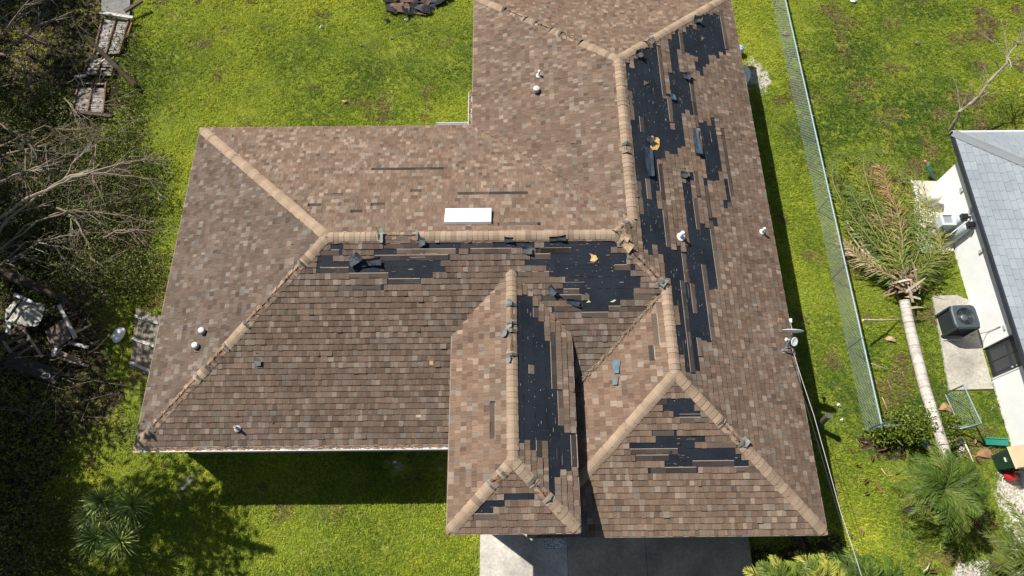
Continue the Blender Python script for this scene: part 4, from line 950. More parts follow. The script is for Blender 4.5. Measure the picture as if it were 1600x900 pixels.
for i in range(95):
    an = random.uniform(0, 2 * math.pi) ; L = random.uniform(.3, .8); p = cr + V((random.gauss(0, .16), random.gauss(-.1, .22), random.gauss(0, .08)))
    q = p + V((random.gauss(0, .35), random.gauss(.3, .3), random.uniform(-.2, .2))).normalized() * L; q.z = max(q.z, .05); c_ = random.choice([(.3, .2, .13), (.4, .31, .21), (.2, .13, .09), (.5, .42, .32)])
    s_ = (q - p).cross(V((0, 0, 1))).normalized() * random.uniform(.015, .045); boot.mesh([p - s_, p + s_, q + s_ * .3, q - s_ * .3, p.lerp(q, .5) + V((0, 0, .06)) + s_, p.lerp(q, .5) + V((0, 0, .06)) - s_], [(0, 1, 4, 5), (5, 4, 2, 3)], c_)
boot.build('leaf_bases', M_wood, fp)

# standing palms
def palm(label, px_, z, nf, R_, leaf, cols, trunk_r=.08, group=None, lean=None, up=.35, nl=34, phase=0, boots=True, tcol=(.2, .15, .1), lw=.012):
    c = at(px_[0], px_[1], z); g = V((c.x, c.y, 0)); t = thing('palm_tree', label, 'palm tree', tuple(g), group)
    m = MB(); m.tube([g, g.lerp(c, .5) + V((.03, 0, 0)), c], [trunk_r * 1.2, trunk_r, trunk_r * 1.1], 10, tcol); m.build('trunk', M_bark, t)
    for i in range(nf):
        a_ = phase + i * 2.399 + random.gauss(0, .12); q = i / nf; r_ = R_ * (.55 + .45 * q) * random.uniform(.85, 1.1)
        tip = c + V((math.cos(a_) * r_, math.sin(a_) * r_, up * (1 - q) * R_ - .25 * q * R_)); m = MB(); cc = random.choice(cols)
        frond(m, c, tip, .22 * R_ * (.5 + q), leaf, nl, cc, (.14, .17, .04), .3, lw, spread=.6); m.build('frond', M_leaf, t)
    return t
pg = [(.09, .16, .02), (.14, .21, .03), (.07, .12, .015), (.18, .23, .04)]
palm('feathery young palm with arching fronds over the end of the fallen trunk', (1476, 765), 1.35, 30, 1.45, .34, pg, .09, 'garden palms', phase=.4)
pgy = [(.24, .31, .04), (.36, .36, .06), (.14, .2, .03)]
palm('low palm at the frame bottom nearest the shaded house corner', (1222, 925), 1.6, 22, 1.0, .36, pgy, .07, 'garden palms', phase=1, up=.6, nl=24, lw=.02)
palm('yellow green palm at the frame bottom under the power cables', (1285, 922), 1.6, 22, 1.0, .36, pgy, .07, 'garden palms', phase=2, up=.6, nl=24, lw=.02)
palm('dark palm at the frame bottom third from the house corner', (1355, 925), 1.7, 24, 1.15, .38, pg, .07, 'garden palms', phase=3.1, up=.6, nl=24, lw=.02)
palm('wide palm in the bottom right corner beside the gravel', (1618, 885), 1.7, 26, 1.5, .4, [(.1, .14, .02), (.14, .17, .03)], .08, 'garden palms', phase=.7, up=.4, nl=24, lw=.02)
p = at(1515, 805, 0); m = MB(); lathe(m, p, [(.2, 0), (.22, .1), (.2, .28), (.12, .33), (.02, .3)], 14, (.14, .08, .06))
for i in range(70):
    a_ = random.uniform(0, 6.28); r_ = .18; q = p + V((math.cos(a_) * r_, math.sin(a_) * r_, random.uniform(.05, .3))); m.tube([q, q + V((math.cos(a_) * .1, math.sin(a_) * .1, .08))], [.012, .004], 3, random.choice([(.3, .17, .12), (.16, .09, .06)]), False)
tag(m.build('palm_stump', M_bark), 'shaggy reddish palm stump below the feathery young palm', 'stump')
m = MB(); p = at(1418, 800, .12); q = at(1430, 793, .3); m.tube([p, q], [.12, .1], 12, (.06, .05, .045)); tag(m.build('log', M_bark), 'short dark cut log on the grass west of the young palm', 'log')
# shrub over the side fence
pts = [at(u, v, z) for u, v, z in [(1395, 672, .35), (1410, 660, .6), (1425, 664, .65), (1440, 668, .65), (1455, 672, .6), (1468, 680, .45), (1430, 676, .4), (1415, 676, .35), (1484, 668, .4), (1400, 662, .45), (1448, 660, .55), (1375, 678, .25)]]
pts = [q + V((0, 0, .12)) for q in pts] + [q + V((.1, .12, .02)) for q in pts]
bush('shrub', 'leafy green shrub growing through the short chain link fence', pts, 9000, .17, .042, [(.13, .2, .02), (.19, .26, .03), (.09, .14, .015), (.22, .27, .04)])
# spiky clump lower left
yc = at(170, 812, 0); yu = thing('spiky_plant', 'cluster of spiky green rosettes in the shaded lower left lawn', 'plant', tuple(yc))
for (u, v, z, R_) in ((160, 782, 1.0, .72), (207, 790, 1.1, .78), (152, 840, .95, .72), (188, 846, 1.1, .72), (176, 812, .7, .6), (140, 808, .7, .55)):
    c = at(u, v, z); m = MB()
    for i in range(72):
        a_ = i * 2.399; el = math.radians(8 + 75 * (1 - (i / 72) ** .6)) + random.gauss(0, .08); L = R_ * random.uniform(.75, 1.1); d = V((math.cos(a_) * math.cos(el), math.sin(a_) * math.cos(el), math.sin(el)))
        sd = V((-math.sin(a_), math.cos(a_), 0)) * .017; p1 = c + d * L * .5; p2 = c + d * L; p2.z -= L * .18 * math.cos(el); k = random.uniform(.7, 1.4); cc = tuple(x * k for x in random.choice([(.22, .3, .07), (.32, .4, .12), (.14, .2, .04)]))
        m.mesh([c - sd * .5, c + sd * .5, p1 + sd, p1 - sd, p2], [(0, 1, 2, 3), (3, 2, 4)], cc)
    ro = m.build('rosette', M_leaf, yu)
    m = MB(); m.tube([V((yc.x, yc.y, 0)).lerp(V((c.x, c.y, 0)), .6), V((c.x, c.y, c.z - .02))], [.05, .04], 7, (.15, .12, .08)); m.build('stem', M_bark, yu)
# bare tree top right
bt = thing('bare_tree', 'leafless crooked tree leaning away from the white house corner', 'tree', tuple(at(1484, 205)))
path = [(1484, 203, .0), (1492, 190, .4), (1500, 174, .8), (1515, 163, 1.1), (1530, 150, 1.3), (1545, 128, 1.6), (1562, 110, 1.8), (1573, 100, 2.0), (1574, 90, 2.1), (1580, 80, 2.2), (1590, 70, 2.3)]
pts = [at(*q) for q in path]; m = MB(); gcol = (.34, .29, .22); m.tube(pts, [.07, .065, .06, .05, .045, .045, .04, .035, .03, .027, .02], 7, gcol); m.build('trunk', M_bark, bt)
m = MB()
for base, dirs in ((pts[-3], 4), (pts[-1], 5), (pts[2], 4), (pts[-5], 2), (pts[4], 2)):
    for _ in range(dirs): branch(m, base, V((random.gauss(.1, .6), random.gauss(.4, .6), random.uniform(.1, .6))), random.uniform(.7, 1.4), .022, 2, gcol, .35, (2, 4))
m.build('crown', M_bark, bt)
pts = [at(u, v, .4) for u, v in ((1575, 170), (1595, 185), (1590, 160), (1560, 190), (1600, 200))]
bush('shrub', 'sparse grey green shrub near the top edge of the grey roof', pts, 900, .28, .03, [(.06, .08, .03), (.1, .11, .05)], twig=False)

# ------------------------------------------------------------------ thicket on the left
und = []
for i in range(260):
    u, v = random.uniform(-60, 215), random.uniform(130, 470)
    lim = 190 + 40 * math.sin(v / 60.) + (40 if v > 220 else -10)
    if u > lim or (100 < u < 215 and v < 192): continue
    und.append(at(u, v, random.uniform(.05, .55)))
for i in range(40): und.append(at(random.uniform(150, 260), random.uniform(240, 460), random.uniform(.03, .3)))
for i in range(60): und.append(at(random.uniform(-60, 120), random.uniform(620, 950), random.uniform(.03, .35)))
for i in range(26): und.append(at(random.uniform(178, 215), random.uniform(60, 260), random.uniform(.02, .2)))
vs, f, c = leaves(und, 60000, .33, .042, [(.09, .14, .02), (.14, .19, .03), (.2, .22, .04), (.06, .09, .015), (.14, .11, .05)], .5)
tag(np_mesh('undergrowth', vs, f, c, M_leaf), 'tangled low weeds and vines under the storm thrown branches', 'undergrowth', kind='stuff')
lit = []
for i in range(220):
    u, v = random.uniform(-80, 190), random.uniform(-40, 720); lit.append(at(u, v, .02))
vs, f, c = leaves(lit, 16000, .45, .035, [(.14, .09, .05), (.2, .14, .09), (.08, .055, .035), (.28, .21, .14)], .08)
tag(np_mesh('leaf_litter', vs, f, c, M_wood), 'brown dead leaves covering the soil on the wooded left side', 'leaf litter', kind='stuff')
tw = MB()
for i in range(620):
    u, v = random.uniform(-60, 205), random.uniform(-20, 660)
    if random.random() < .35: v = random.uniform(210, 430)
    if u > 150 and v > 420: continue
    p = at(u, v, random.uniform(.05, .9)); a_ = random.gauss(.35, .7); L = random.uniform(.4, 1.3); d = V((math.cos(a_), math.sin(a_), random.gauss(0, .15)))
    p2 = p + d * L * .5 + V((random.gauss(0, .06), random.gauss(0, .06), random.gauss(.03, .05))); p3 = p2 + (d + V((random.gauss(0, .3), random.gauss(0, .3), -.1))) * L * .5; p3.z = max(p3.z, .02)
    k = random.uniform(.25, 1.0); tw.tube([p, p2, p3], [.008, .006, .003], 3, (.3 * k, .25 * k, .2 * k), False)
tag(tw.build('brush', M_bark), 'tangle of thin dead twigs heaped over the left edge of the yard', 'brush', kind='stuff')
pale = (.34, .285, .22); dkb = (.1, .075, .055)
def limb_tree(name, label, paths, kidn, col, r0=.05, group='storm stripped trees on the left', lv=2, base=None, kl=.9):
    p0 = at(*paths[0][0]); t = thing(name, label, 'tree', (p0.x, p0.y, 0), group)
    for pth in paths:
        m = MB(); q = [at(*x) for x in pth]
        # smooth
        pp = []
        for i in range(len(q) - 1):
            for s_ in (0, .33, .66): pp.append(q[i].lerp(q[i + 1], s_) + V((random.gauss(0, .02), random.gauss(0, .02), random.gauss(0, .015))))
        pp.append(q[-1]); n = len(pp); rad = [r0 * (1 - .85 * i / (n - 1)) + .004 for i in range(n)]
        m.tube(pp, rad, 6, col, False)
        for i in range(kidn):
            k = random.randint(1, n - 2); d = (pp[k + 1] - pp[k]).normalized() + V((random.gauss(0, .55), random.gauss(0, .55), random.gauss(0, .35)))
            branch(m, pp[k], d, kl * random.uniform(.5, 1.3), rad[k] * .45 + .003, lv, tuple(x * random.uniform(.8, 1.2) for x in col), .3, (1, 3))
        m.build('limb', M_bark, t)
    return t
limb_tree('fallen_tree', 'bare fallen tree whose long pale limb arches towards the house corner',
    [[(-40, 370, .9), (0, 340, 1.2), (40, 312, 1.5), (90, 288, 1.7), (125, 274, 1.7), (160, 270, 1.6), (212, 276, 1.2), (245, 285, .8), (265, 298, .3)],
     [(-30, 400, .6), (10, 345, 1.0), (60, 305, 1.3), (100, 280, 1.6), (122, 245, 1.8), (145, 228, 1.7)],
     [(-40, 300, 1.0), (10, 280, 1.2), (45, 265, 1.2), (75, 255, 1.1), (120, 235, .8)],
     [(100, 280, 1.6), (135, 272, 1.7), (190, 255, 1.3), (225, 250, .8), (262, 250, .4)]], 12, pale, .045)
limb_tree('fallen_tree', 'bare fallen tree with arched twigs beside the garbage heap',
    [[(-40, 420, .6), (20, 375, .8), (60, 345, 1.0), (110, 330, 1.0), (160, 322, .8), (190, 305, .5)],
     [(-40, 430, .6), (30, 400, .8), (60, 380, .9), (85, 385, .8), (105, 410, .5), (115, 425, .2)],
     [(-20, 410, .5), (40, 352, .9), (100, 330, .8), (150, 332, .7), (200, 338, .5), (235, 350, .2)],
     [(90, 325, .9), (120, 345, .8), (135, 375, .6), (145, 395, .3)],
     [(-30, 440, .5), (40, 380, .8), (100, 370, .7), (150, 365, .4)], [(160, 372, .5), (185, 360, .6), (215, 362, .5), (240, 368, .2)],
     [(30, 400, .7), (80, 412, .5), (130, 415, .3), (160, 418, .2)]], 12, (.3, .24, .18), .03)
limb_tree('fallen_tree', 'dark stripped tree crossing the shadowed top left corner',
    [[(-60, 100, 1.5), (0, 60, 2.2), (30, 20, 2.6), (60, -20, 2.8)], [(-60, -10, 2.0), (0, 25, 2.2), (50, 60, 1.8), (110, 90, .9), (130, 130, .5)], [(-50, 160, 1.0), (10, 200, 1.2), (50, 230, 1.0), (70, 270, .8)],
     [(0, 85, .6), (25, 88, .7), (38, 112, .8), (46, 138, .5), (60, 165, .1)], [(20, 70, 1.5), (60, 40, 1.6), (110, 20, 1.3), (130, 60, .6)]], 9, (.2, .165, .13), .05)
limb_tree('fallen_tree', 'low bare tree lying across the weeds beside the broken boardwalk',
    [[(-40, 240, 1.0), (20, 220, 1.2), (70, 195, 1.1), (110, 205, .8), (135, 230, .5)], [(10, 240, 1.2), (70, 225, 1.4), (76, 290, .9), (70, 330, .5)], [(40, 235, 1.3), (40, 280, 1.1), (45, 340, .6)], [(150, 225, .6), (145, 280, .6), (150, 315, .3)],
     [(100, 150, .4), (125, 185, .4), (135, 205, .2)]], 11, (.28, .22, .16), .025)
# tall trees beyond the left edge that shade the yard
def tall_tree(label, x, y, cx_, cy_, h, R_, n, lean=0):
    t = thing('shade_tree', label, 'tree', (x, y, 0), 'tall trees beyond the left edge')
    m = MB(); top = V((cx_, cy_, h * .72)); p0 = V((x, y, -.1)); m.tube([p0, p0.lerp(top, .4) + V((-.2, .1, .3)), top], [.22, .16, .1], 9, (.16, .12, .09)); m.build('trunk', M_bark, t)
    m = MB(); tips = []
    for i in range(9):
        st = p0.lerp(top, random.uniform(.55, 1)); a_ = i * 2.4; branch(m, st, V((math.cos(a_), math.sin(a_), random.uniform(.2, 1.0))), R_ * random.uniform(.7, 1.1), .07, 2, (.16, .12, .09), .25, (3, 4), 0, .55, 5, .9, .5, tips)
    m.build('limbs', M_bark, t)
    vs, f, c = leaves(tips, int(n * 1.7), .36, .1, GREENS, .8); np_mesh('crown', vs, f, c, M_leaf, t)
tall_tree('leafy tall tree west of the debris heap', -23.5, 4.5, -22.3, 3.8, 8, 2.8, 5200)
tall_tree('tall tree shading the dark top left corner', -26.5, 13.4, -25.6, 13.0, 8, 3.2, 9000)
tall_tree('broad tree at the northern left edge', -26.5, 8.6, -25.6, 8.3, 7.5, 2.8, 3600)
tall_tree('tall tree west of the spiky plant', -23.2, -2.0, -21.6, -2.2, 8.5, 2.8, 9000)
tall_tree('tall leaning tree whose dapples reach the roof corner', -22.0, 1.2, -20.4, .7, 10, 2.6, 2600)
tall_tree('tall slim tree beyond the lower left corner', -21.3, -4.4, -20.7, -4.2, 8.6, 2.7, 7000)
tall_tree('thin crowned tall tree beyond the lower left lawn', -20.2, -4.6, -15.0, -3.1, 13, 2.2, 2100)

# ------------------------------------------------------------------ debris on the left
def plank(label, p0, p1, wd, th, col, name='plank', cat='plank', group='broken planks in the debris heap'):
    m = MB(); a_, b_ = at(*p0), at(*p1); n = 4
    m.beam(a_, b_, wd, th, col); o = m.build(name, M_wood); return tag(o, label, cat, group)
def panel(label, quad, nb_, z, col, name='fence_panel', cat='fence panel', group=None, rails=(), railcol=(.5, .48, .42), gapf=.06, dog=False, wave=0):
    """boards run along quad[0]->quad[3]"""
    P_ = [at(u, v, z_) for (u, v), z_ in zip(quad, z)]; t = thing(name, label, cat, (P_[0].x, P_[0].y, 0), group); m = MB()
    for i in range(nb_):
        a0, a1 = (i + gapf / 2) / nb_, (i + 1 - gapf / 2) / nb_; k = random.uniform(.75, 1.2); cc = tuple(x * k for x in col); j = random.uniform(-.02, .03) if dog else random.uniform(-.01, .01)
        q = [P_[0].lerp(P_[1], a0), P_[0].lerp(P_[1], a1), P_[3].lerp(P_[2], a1), P_[3].lerp(P_[2], a0)]; ax = (q[0] - q[3]).normalized(); q[0] += ax * j; q[1] += ax * j
        lift = V((0, 0, random.uniform(0, .012))); q = [x + lift for x in q]; lo = [x - V((0, 0, .02)) for x in q]
        m.mesh(q + lo, [(0, 1, 2, 3), (0, 4, 5, 1), (1, 5, 6, 2), (2, 6, 7, 3), (3, 7, 4, 0)], cc)
    m.build('boards', M_wood, t)
    for r_ in rails:
        m = MB(); A_ = P_[0].lerp(P_[3], r_) + V((0, 0, .04)); B_ = P_[1].lerp(P_[2], r_) + V((0, 0, .04)); m.beam(A_, B_, .09, .05, railcol); m.build('rail', M_wood, t)
    return t
panel('weathered wooden fence panel with three rails leaning by the west eave', [(213, 483), (251, 494), (233, 587), (203, 573)], 15, (.25, .25, .1, .1), (.25, .22, .17), rails=(.13, .52, .93), dog=True)
t = panel('dark broken board panel tilted over the debris heap', [(70, 518), (100, 498), (112, 527), (80, 552)], 1, (.35, .5, .35, .2), (.2, .155, .12)); 
# boardwalk / fallen fence
bw = 'fallen boardwalk sections along the wooded edge'
panel('grey boardwalk section nearest the top edge', [(205, -14), (158, -20), (157, 20), (204, 24)][::1], 1, (.12, .12, .12, .12), (.24, .235, .225), 'boardwalk_section', 'boardwalk', bw)
def walk(label, quad, n, z, col):
    P_ = [at(u, v, z) for u, v in quad]; t = thing('boardwalk_section', label, 'boardwalk', (P_[0].x, P_[0].y, 0), bw); m = MB()
    for i in range(n):
        if random.random() < .04: continue
        a0, a1 = (i + .05) / n, (i + .95) / n; k = random.uniform(.6, 1.15); cc = tuple(x * k for x in col); tz = random.uniform(-.01, .02)
        q = [P_[0].lerp(P_[3], a0), P_[1].lerp(P_[2], a0 + random.uniform(-.006, .006)), P_[1].lerp(P_[2], a1), P_[0].lerp(P_[3], a1)]; q = [x + V((0, 0, tz)) for x in q]; lo = [x - V((0, 0, .025)) for x in q]
        m.mesh(q + lo, [(0, 1, 2, 3)[::-1], (0, 4, 5, 1), (1, 5, 6, 2), (2, 6, 7, 3), (3, 7, 4, 0)], cc)
    m.build('boards', M_wood, t)
    for s_ in (.03, .52, .97):
        m = MB(); A_ = P_[0].lerp(P_[1], s_) + V((0, 0, .04)); B_ = P_[3].lerp(P_[2], s_ + random.uniform(-.04, .04)) + V((0, 0, .05)); m.beam(A_, B_, .05, .06, (.2, .12, .08)); m.build('rail', M_wood, t)
walk('long grey boardwalk section half in shade beside the fallen dark log', [(160, 28), (204, 30), (188, 84), (146, 86)], 20, .12, (.36, .335, .31))
walk('short boardwalk section crossed by the fallen dark log', [(140, 92), (180, 90), (176, 118), (130, 116)], 10, .12, (.34, .31, .28))
walk('lowest boardwalk section ending beside the green weeds', [(124, 128), (168, 130), (162, 182), (110, 180)], 18, .1, (.34, .305, .27))
for lab, p0, p1, wd, th, cc in [('pale crossbeam lying over the upper boardwalk', (157, 20, .3), (208, 28, .3), .12, .08, (.55, .52, .46)), ('dark crossbeam at the lowest end of the boardwalk', (118, 175, .25), (176, 182, .25), .13, .1, (.09, .07, .06)),
                                ('thin pale batten slanting across the short boardwalk', (138, 110, .3), (165, 92, .4), .05, .04, (.6, .55, .48)), ('broken dark beam at the top of the boardwalk', (195, 18, .3), (222, 1, .4), .14, .08, (.1, .08, .06)), ('short pale stub of timber west of the boardwalk', (117, 120, .3), (135, 118, .3), .09, .06, (.55, .52, .45)),
                                ('long rusty batten along the upper boardwalk edge', (208, 30, .15), (199, 55, .15), .05, .04, (.3, .16, .09))]:
    plank(lab, p0, p1, wd, th, cc, 'beam', 'beam', 'beams over the boardwalk')
m = MB(); m.tube([at(132, 55, 1.3), at(165, 88, .8), at(211, 133, .25)], [.06, .085, .09], 9, (.1, .075, .05)); tag(m.build('log', M_bark), 'long dark log fallen across the boardwalk', 'log')
m = MB(); m.tube([at(-40, 412, .8), at(40, 440, .7), at(100, 468, .5), at(118, 482, .3)], [.16, .14, .1, .06], 10, (.07, .05, .04)); tag(m.build('log', M_bark), 'thick dark trunk lying above the debris heap', 'log')
# debris heap planks
for lab, p0, p1, wd, th, cc in [('long dark plank at the bottom of the debris heap', (12, 560, .5), (92, 590, .2), .42, .05, (.06, .05, .04)), ('broad dark plank sloping under the white tarp', (0, 530, .5), (36, 510, .6), .16, .06, (.08, .06, .05)),
    ('left upright rung board with pale edge', (2, 528, .5), (20, 555, .3), .07, .05, (.32, .28, .23)), ('thin brown stick crossing the rung boards', (34, 510, .6), (66, 558, .3), .06, .05, (.36, .28, .22)), ('first short board under the brown stick', (12, 537, .35), (40, 520, .4), .08, .05, (.26, .23, .19)),
    ('second short board under the brown stick', (18, 548, .3), (45, 530, .35), .09, .05, (.2, .17, .14)), ('third short board under the brown stick', (28, 555, .25), (55, 538, .3), .07, .05, (.28, .23, .18)), ('pale narrow plank on top of the tilted board', (92, 477, .7), (118, 528, .4), .11, .04, (.52, .49, .44)),
    ('white short board south of the tilted board', (82, 557, .3), (88, 544, .35), .09, .04, (.75, .73, .7)), ('grey plank pointing towards the white lid', (107, 535, .15), (138, 543, .1), .1, .03, (.42, .42, .4)), ('short brown board below the grey plank', (90, 550, .15), (128, 565, .1), .12, .04, (.3, .23, .17)),
    ('pale splintered board beside the soil edge', (95, 560, .1), (138, 572, .05), .07, .03, (.45, .38, .3)), ('thin crossed board right of the tilted board', (118, 520, .4), (143, 507, .3), .05, .04, (.45, .38, .3)), ('dark lath lying on the white tarp', (10, 500, .75), (38, 462, .8), .06, .04, (.05, .04, .035)),
    ('white lath at the far left of the tarp', (12, 520, .5), (16, 500, .6), .12, .03, (.7, .7, .68)), ('white broken board above the tarp', (22, 460, .7), (50, 472, .7), .1, .03, (.7, .7, .7))]:
    plank(lab, p0, p1, wd, th, cc)
# crumpled tarp
c0 = at(38, 492, .45); m = MB(); n = 10; g = {}
for i in range(n + 1):
    for j in range(n + 1):
        x, y = (i / n - .5) * 1.1, (j / n - .5) * .75; g[i, j] = c0 + V((x + .05 * random.random(), y + .05 * random.random() - x * .1, .16 * math.exp(-(x * x + y * y) * 5) + .06 * math.sin(9 * x) * math.cos(8 * y) + random.gauss(0, .012)))
for i in range(n):
    for j in range(n): m.face([g[i, j], g[i + 1, j], g[i + 1, j + 1], g[i, j + 1]], (.5, .48, .41))
tag(m.build('tarp', M_white, None, True), 'crumpled dirty white tarp on top of the debris heap', 'tarp')
# white lid
c0 = at(185, 522, .08); m = MB(); n = 28; ring0 = []; ring1 = []
for k in range(n):
    th = 2 * math.pi * k / n; r_ = 1 + .08 * math.sin(3 * th); x, y = .17 * r_ * math.cos(th), .26 * r_ * math.sin(th); q = Matrix.Rotation(-.25, 3, 'Z') @ V((x, y, 0)); ring0.append(c0 + q + V((0, 0, .02 * math.sin(2 * th)))); ring1.append(c0 + q * .8 + V((0, 0, .05)))
low = [p - V((0, 0, .05)) for p in ring0]; m.mesh(low + ring0 + ring1, [(i * n + k, i * n + (k + 1) % n, (i + 1) * n + (k + 1) % n, (i + 1) * n + k) for i in range(2) for k in range(n)] + [tuple(range(2 * n, 3 * n))], (.95, .95, .97))
tag(m.build('plastic_lid', M_white, None, True), 'white oval plastic lid on the grass between heap and fence panel', 'lid')
m = MB(); m.tube([at(186, 537, .03), at(190, 552, .05), at(187, 575, .04), at(196, 592, .03)], .008, 4, (.5, .45, .25)); tag(m.build('vine', M_bark), 'thin dry vine trailing below the white oval lid', 'vine')
m = MB(); m.tube([at(172, 522, .1), at(150, 545, .08), at(138, 552, .05)], [.02, .03, .02], 5, (.3, .22, .14)); tag(m.build('stick', M_bark), 'brown stick pointing at the white oval lid', 'stick')
m = MB(); cq = at(72, 587, .3); m.tube([cq + V((math.cos(t) * .12, math.sin(t) * .08, .02 * math.sin(3 * t))) for t in np.linspace(0, 7.5, 26)], .012, 5, (.7, .75, .8)); tag(m.build('cord', M_plas), 'pale looped cord on the long dark plank', 'cord')

# torn shingle pile at the top edge
k_ = 0
pc = [(612 + 9 * (i % 11) + random.uniform(-4, 4), -22 + 7.5 * (i // 11) + random.uniform(-3, 3)) for i in range(66)]
places = ['on the left flank', 'near its middle', 'on the right flank']
for i, (u, v) in enumerate(pc):
    if v > 29 - max(0, u - 645) * .5 - max(0, 625 - u) * .6 + random.uniform(-3, 2): continue
    p = at(u, v, .04 + .13 * random.random()); L = random.uniform(.3, .75); w_ = random.uniform(.16, .3); R_ = Matrix.Translation(p) @ Matrix.Rotation(random.uniform(-.7, .7), 4, 'Z') @ Matrix.Rotation(random.gauss(0, .22), 4, 'X') @ Matrix.Rotation(random.gauss(0, .15), 4, 'Y')
    m = MB(); cc = random.choice([(.035, .037, .042), (.05, .048, .046), (.13, .09, .07), (.17, .12, .09), (.06, .065, .075), (.025, .025, .028)]); n = 4; r0 = []
    for a_ in range(n + 1):
        x = (a_ / n - .5) * L; z = .03 * math.sin(a_ * 1.3 + i); e1, e2 = random.uniform(-.02, .02), random.uniform(-.02, .02); r0.append((R_ @ V((x, -w_ / 2 + e1, z)), R_ @ V((x, w_ / 2 + e2, z + .01))))
    for a_ in range(n):
        q = [r0[a_][0], r0[a_ + 1][0], r0[a_ + 1][1], r0[a_][1]]; lo = [x - V((0, 0, .008)) for x in q]; m.mesh(q + lo, [(0, 1, 2, 3), (0, 4, 5, 1), (2, 6, 7, 3), (1, 5, 6, 2), (3, 7, 4, 0)], cc)
    tag(m.build('torn_shingle', M_sh), 'torn shingle scrap in the dark pile on the back lawn', 'shingle', 'torn shingles piled on the back lawn')
for u, v, c_, s_, lab in [(635, 31, (.8, .8, .8), .09, 'shiny white scrap at the tip of the torn shingle pile'), (605, 32, (.03, .03, .035), .12, 'black shingle scrap on the grass left of the shingle pile'), (1334, 1, (.7, .7, .72), .13, 'pale scrap at the top edge of the right lawn'), (1434, 67, (.25, .2, .15), .14, 'brown shingle scrap flat on the right lawn'), (1228, 52, (.3, .17, .1), .17, 'brown shingle scrap behind the upper fence'),
                          (502, 42, (.6, .62, .62), .07, 'white paper scrap on the back lawn farthest left'), (564, 71, (.6, .62, .62), .06, 'white paper scrap on the lawn left of the roof'), (611, 60, (.6, .62, .62), .07, 'white paper scrap below the shingle pile'), (539, 158, (.5, .27, .12), .12, 'orange brown frond scrap on the back lawn'), (1392, 530, (.5, .33, .22), .15, 'brown sheath piece beside the fallen palm trunk'),
                          (1477, 636, (.42, .24, .14), .22, 'curled brown palm sheath between trunk and gate'), (1536, 709, (.32, .17, .1), .22, 'reddish sheath heap left of the green bin'), (285, 763, (.55, .55, .6), .1, 'grey stone in the bare patch by the south west corner'), (617, 722, (.5, .6, .62), .08, 'pale round cap in the shade below the south gutter'), (1311, 633, (.6, .6, .58), .09, 'white scrap on the grass right of the eave shadow'), (1315, 657, (.6, .6, .55), .08, 'crumpled pale scrap near the leaning dark post')]:
    m = MB(); p = at(u, v, .04); vs = []
    for k in range(7): th = k * .8976 + random.gauss(0, .15); r_ = s_ * random.uniform(.6, 1.2); vs.append(p + V((math.cos(th) * r_, math.sin(th) * r_ * .7, random.uniform(-.02, .05))))
    top = p + V((0, 0, .07)); m.mesh(vs + [top], [(k, (k + 1) % 7, 7) for k in range(7)], c_); tag(m.build('scrap', M_wood), lab, 'scrap')
# palm litter around the right yard
for i, (u, v, L) in enumerate([(1348, 690, .35), (1362, 715, .3), (1378, 702, .4), (1340, 728, .25), (1352, 752, .35), (1372, 762, .4), (1354, 771, .25), (1400, 738, .25), (1412, 812, .3), (1346, 830, .3), (1365, 695, .35), (1440, 905, .3), (1458, 893, .35), (1385, 700, .3), (1330, 705, .25), (1527, 720, .3), (1522, 690, .35)]):
    p = at(u, v, .05); a_ = random.uniform(0, 3.14); d = V((math.cos(a_), math.sin(a_), .1)) * L * .5; s_ = V((-d.y, d.x, 0)) * .45; m = MB(); c_ = random.choice([(.3, .14, .08), (.36, .2, .12), (.22, .11, .07), (.45, .27, .17)])
    d *= .75; s_ *= .5; rg = []
    for k in range(9): th = k * .698; rr_ = random.uniform(.65, 1.15); rg.append(p + d * math.cos(th) * rr_ + s_ * math.sin(th) * rr_ + V((0, 0, .05 * abs(math.sin(th)) + random.uniform(0, .03))))
    m.mesh(rg + [p - V((0, 0, .02)) + d * .2], [(k, (k + 1) % 9, 9) for k in range(9)], tuple(x * .7 for x in c_)); tag(m.build('dead_leaf', M_wood), 'curled reddish brown leaf dropped on the grass of the right yard', 'leaf', 'reddish dead leaves on the right yard')
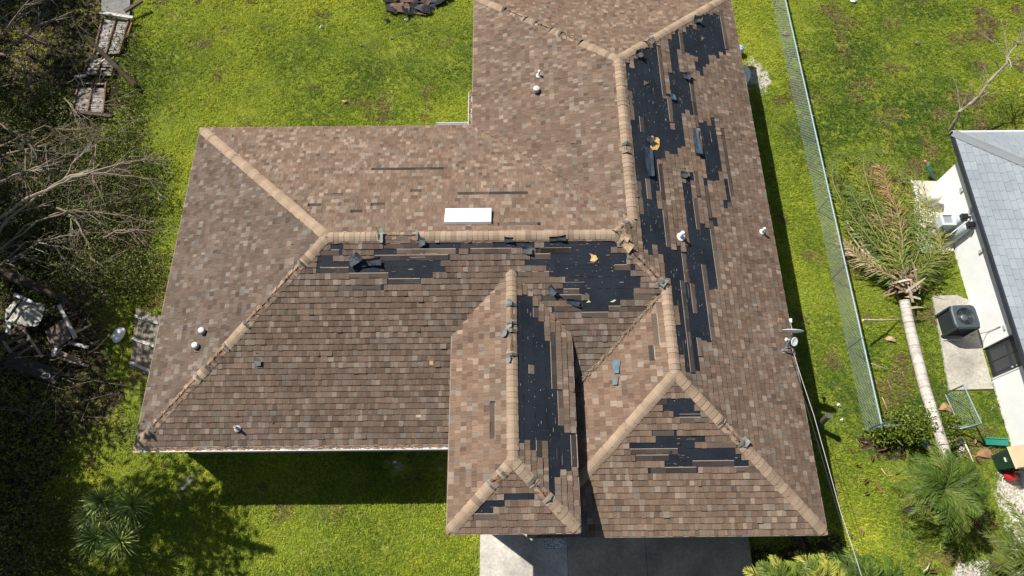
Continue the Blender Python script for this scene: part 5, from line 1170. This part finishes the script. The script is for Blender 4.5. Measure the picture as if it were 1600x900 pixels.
for lab, a0, a1, r_, cc in [('pale bare stalk leaning on the chain link fence', (1348, 500, 1.0), (1405, 499, .05), .035, (.6, .52, .38)), ('thin curved stalk beside the fence near the trunk', (1362, 568, .3), (1388, 577, .05), .02, (.55, .48, .35)), ('orange twig between fence and shrub', (1378, 620, .05), (1386, 640, .05), .018, (.5, .33, .15)),
                            ('pale straight stick right of the young palm', (1503, 683, .1), (1521, 722, .05), .025, (.7, .62, .5)), ('pale short stick crossing the fallen trunk end', (1483, 690, .45), (1503, 682, .2), .03, (.6, .5, .36)), ('yellow stick on the grass left of the young palm', (1377, 732, .05), (1387, 745, .05), .016, (.55, .45, .25)), ('pale stick near the bottom palms', (1443, 893, .2), (1453, 880, .05), .02, (.6, .55, .4))]:
    m = MB(); p, q = at(*a0), at(*a1); m.tube([p, p.lerp(q, .5) + V((0, -.03, .02)), q], [r_, r_ * .9, r_ * .4], 6, cc); tag(m.build('stick', M_wood), lab, 'stick')
p = at(1455, 690, .25); m = MB(); g = {}
for i in range(9):
    for j in range(7):
        x, y = (i / 8 - .5) * .55, (j / 6 - .5) * .34; g[i, j] = p + V((x, y, .08 * math.sin(8 * x + 5 * y) + random.gauss(0, .02)))
for i in range(8):
    for j in range(6): m.face([g[i, j], g[i + 1, j], g[i + 1, j + 1], g[i, j + 1]], (.3, .42, .55))
tag(m.build('cloth', M_white, None, True), 'crumpled pale blue cloth under the shrub beside the trunk', 'cloth')
# pebbled stepping tile by the porch
t = thing('paving_tile', 'pebbled blue grey square tile on the shaded driveway', 'tile', (-1.52, -7.1, .03)); m = MB(); m.box((-1.83, -7.33, .02), (-1.21, -6.86, .05), (.3, .31, .32))
for i in range(900):
    x, y = random.uniform(-1.81, -1.23), random.uniform(-7.31, -6.88); s_ = random.uniform(.006, .014); k = random.choice(((.8, .82, .82), (.6, .62, .64), (.1, .11, .12), (.9, .9, .9)))
    m.mesh([(x - s_, y, .05), (x, y - s_, .05), (x + s_, y, .05), (x, y + s_, .05), (x, y, .05 + s_ * .7)], [(0, 1, 4), (1, 2, 4), (2, 3, 4), (3, 0, 4)], k)
m.build('tile_slab', M_conc, t)
# grass clippings and straw on the lawn
tw = MB()
for i in range(500):
    p = at(random.uniform(1240, 1560), random.uniform(430, 890), .05) if i % 3 else at(random.uniform(100, 700), random.uniform(600, 890), .05)
    if (-12 < p.x < 4.9 and -5 < p.y < 10) or p.x > 11.6 or (-3.7 < p.x < 3.8 and p.y < -5): continue
    a_ = random.uniform(0, 6.28); L = random.uniform(.05, .3); d = V((math.cos(a_), math.sin(a_), .05)) * L; k = random.uniform(.5, 1.1); tw.tube([p, p + d], .004, 3, (.5 * k, .4 * k, .24 * k), False)
tag(tw.build('straw', M_wood), 'scattered straw and fine twigs on the lawns', 'straw', kind='stuff')
